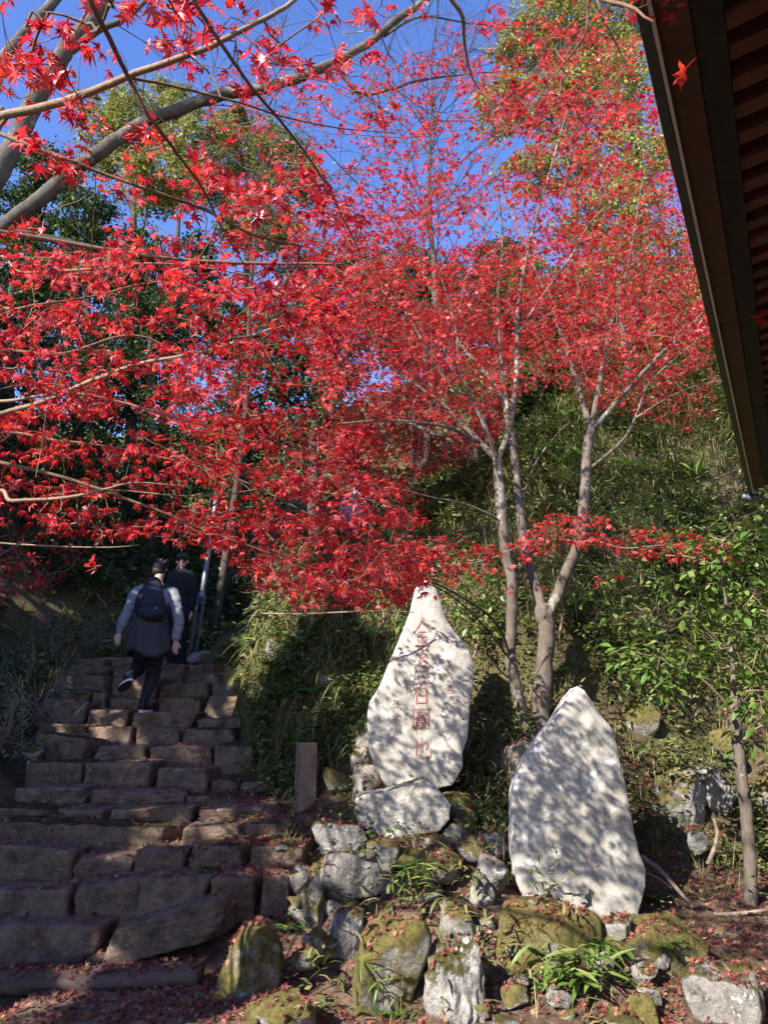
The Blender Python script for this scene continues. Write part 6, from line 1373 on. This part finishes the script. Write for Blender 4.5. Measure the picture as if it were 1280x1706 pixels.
# backpack
kb = P(251, 1034, 8.56); bp1 = empty('backpack', kb, 'dark navy backpack worn by the person climbing the stairs', 'backpack')
mb = MB()
for px, py, Y_, ra, rb in ((250, 1028, 8.54, .17, .09), (250, 1020, 8.55, .19, .11), (250, 1010, 8.57, .198, .12), (250, 1000, 8.60, .19, .12), (251, 990, 8.64, .17, .11), (253, 980, 8.69, .14, .10), (256, 972, 8.74, .10, .07)): ell(mb, P(px, py, Y_), (ra * .9, rb, .085), (-.3, 0, 0))
bo = solid('bag', mb, 'bag', bp1, kb, .012, 14, .006)
mb = MB(); ell(mb, P(250, 1020, 8.46), (.15, .05, .08), (-.3, 0, 0)); solid('front_pocket', mb, 'bag', bp1, kb, .010, 8, .004)
V, T = loft(smooth_path([P(254, 972, 8.74), P(255, 964, 8.74), P(260, 962, 8.76), P(263, 971, 8.78)], 5) - kb, [.008] * 16, 8, True); link('top_handle', mesh_np('top_handle', V, T, M['bag']), bp1)
for pts in (((240, 977, 8.76), (234, 974, 8.84), (231, 980, 8.95)), ((272, 978, 8.78), (279, 976, 8.85), (284, 984, 8.95))):
    V, T = loft(smooth_path(Lp(*pts), 6) - kb, [(.028, .010)] * 13, 8, True); link('strap', mesh_np('strap', V, T, M['bag']), bp1)
V, T = loft(smooth_path(Lp((224, 1022, 8.50), (232, 1006, 8.50), (244, 992, 8.56), (258, 990, 8.58), (272, 1002, 8.55)), 5) - kb + np.array([0, -.035, 0]), [.004] * 21, 6, True); link('zip', mesh_np('zip', V, T, M['rubber']), bp1)
lg = P(259, 1013, 8.395) - kb; s_ = .0064
pts = np.array([(0, .004, 0), (.012, -.005, 0), (.022, -.004, 0), (.038, .006, 0), (.022, .001, 0), (.010, .0, 0)]); V = np.c_[pts[:, 0] - .015, np.zeros(6), pts[:, 1]] + lg; V = np.r_[V, V + np.array([0, .02, 0])]
T = [(0, 1, 5), (1, 2, 4), (1, 4, 5), (2, 3, 4)]; link('logo_mark', mesh_np('logo_mark', V, T, M['white'], None, False), bp1)
# standing people
def standing(label, px, pfoot, Y, Hh, coat, legs, face, hair=True, glasses=False):
    b = P(px, pfoot, Y); s = Hh / 1.72; p = empty('person', b, label, 'person')
    fx = np.asarray(face, float); fx /= np.linalg.norm(fx); sd = np.cross(fx, [0, 0, 1]); U = np.array([0, 0, 1.])
    def q(a, c, z): return b + (sd * a * .70 + fx * c + U * z) * s
    hc = q(0, .02, 1.60); mb = MB(); chain(mb, [q(0, 0, .95), q(0, .01, 1.15), q(0, 0, 1.35)], [.13 * s, .12 * s, .14 * s]); chain(mb, [q(0, 0, 1.36), q(0, .01, 1.52)], [.07 * s, .05 * s]); f, u, sdd = head(mb, hc, fx, U, s)
    for k in (-1, 1):
        chain(mb, [q(.12 * k, 0, 1.38), q(.19 * k, 0, 1.36), q(.23 * k, -.02, 1.10), q(.22 * k, .06, .88)], [.06, .05, .042, .028]); hand(mb, q(.22 * k, .06, .88), fx * .3 - U, k); chain(mb, [q(.08 * k, 0, .92), q(.10 * k, .03, .50), q(.10 * k, 0, .10)], [.085, .058, .04])
    solid('body', mb, 'skin', p, b, .011, 3)
    mb = MB(); chain(mb, [q(0, 0, .72), q(0, .01, 1.1), q(0, 0, 1.32), q(0, 0, 1.46)], [.17, .165, .17, .09]); ell(mb, q(0, 0, 1.34), (.175, .13, .13)); chain(mb, [q(0, .0, 1.4), q(0, .015, 1.49)], [.08, .066])
    for k in (-1, 1): chain(mb, [q(.12 * k, 0, 1.38), q(.19 * k, 0, 1.35), q(.24 * k, -.02, 1.10), q(.225 * k, .055, .90)], [.085, .078, .066, .05])
    solid('coat', mb, coat, p, b, .016, 5, .007)
    mb = MB()
    for k in (-1, 1): chain(mb, [q(.04 * k, 0, .88), q(.09 * k, 0, .85), q(.10 * k, .03, .5), q(.10 * k, 0, .08)], [.11, .105, .078, .06])
    solid('trousers', mb, legs, p, b, .014, 4, .006)
    for k in (-1, 1): shoe(p, b, q(.10 * k, -.08, .012), q(.11 * k, .19, .012), U)
    mb = MB(); ell(mb, hc + u * .045 - f * .022, (.088, .088, .082)); ell(mb, hc - f * .05 + u * .0, (.074, .06, .085))
    for k in range(9): a_ = (k - 4) / 4; q0 = hc + sdd * a_ * .062 + f * .062 + u * (.085 - abs(a_) * .02); chain(mb, [q0 - f * .03 + u * .015, q0, q0 - u * .035 + f * .006], [.022, .018, .008], 6, 3)
    solid('hair', mb, 'hair', p, b, .009, 2)
    for k in (-1, 1):
        mb = MB(); ell(mb, hc + sdd * .031 * k + f * .075 + u * .0, (.012, .012, .007), None, 2); link('eye', mb.mesh('eye', M['rubber'], True, b), p)
        if glasses:
            an = np.linspace(0, 2 * np.pi, 15); ring = np.array([hc + sdd * (.034 * k + .026 * math.cos(a_)) + f * .092 + u * (-.002 + .019 * math.sin(a_)) for a_ in an]); V, T = loft(ring, [.0035] * 15, 6, False); link('glasses', mesh_np('glasses', V - b, T, M['rubber']), p)
    if glasses: V, T = loft(np.array([hc - sdd * .010 + f * .095, hc + sdd * .010 + f * .095]), [.003] * 2, 6, True); link('glasses', mesh_np('glasses', V - b, T, M['rubber']), p)
    mb = MB(); chain(mb, [hc - sdd * .02 - u * .062 + f * .078, hc - u * .063 + f * .084, hc + sdd * .02 - u * .062 + f * .078], [.005, .007, .005], 6, 3); link('lips', mb.mesh('lips', M['redpaint'], True, b), p)
    return p
standing('person in black wearing glasses standing on the stairs behind the backpacker', 292, 1118, 10.4, 1.58, 'coat', 'coat', (.12, -1, -.05), glasses=True)
zz = hit(592, 905); a_, b__ = to_px(zz)
p_ = standing('person in a dark blue jacket half hidden by red leaves left of the maple', 592, 1000, 9.6, 1.65, 'blue', 'coat', (-.3, -1, 0))
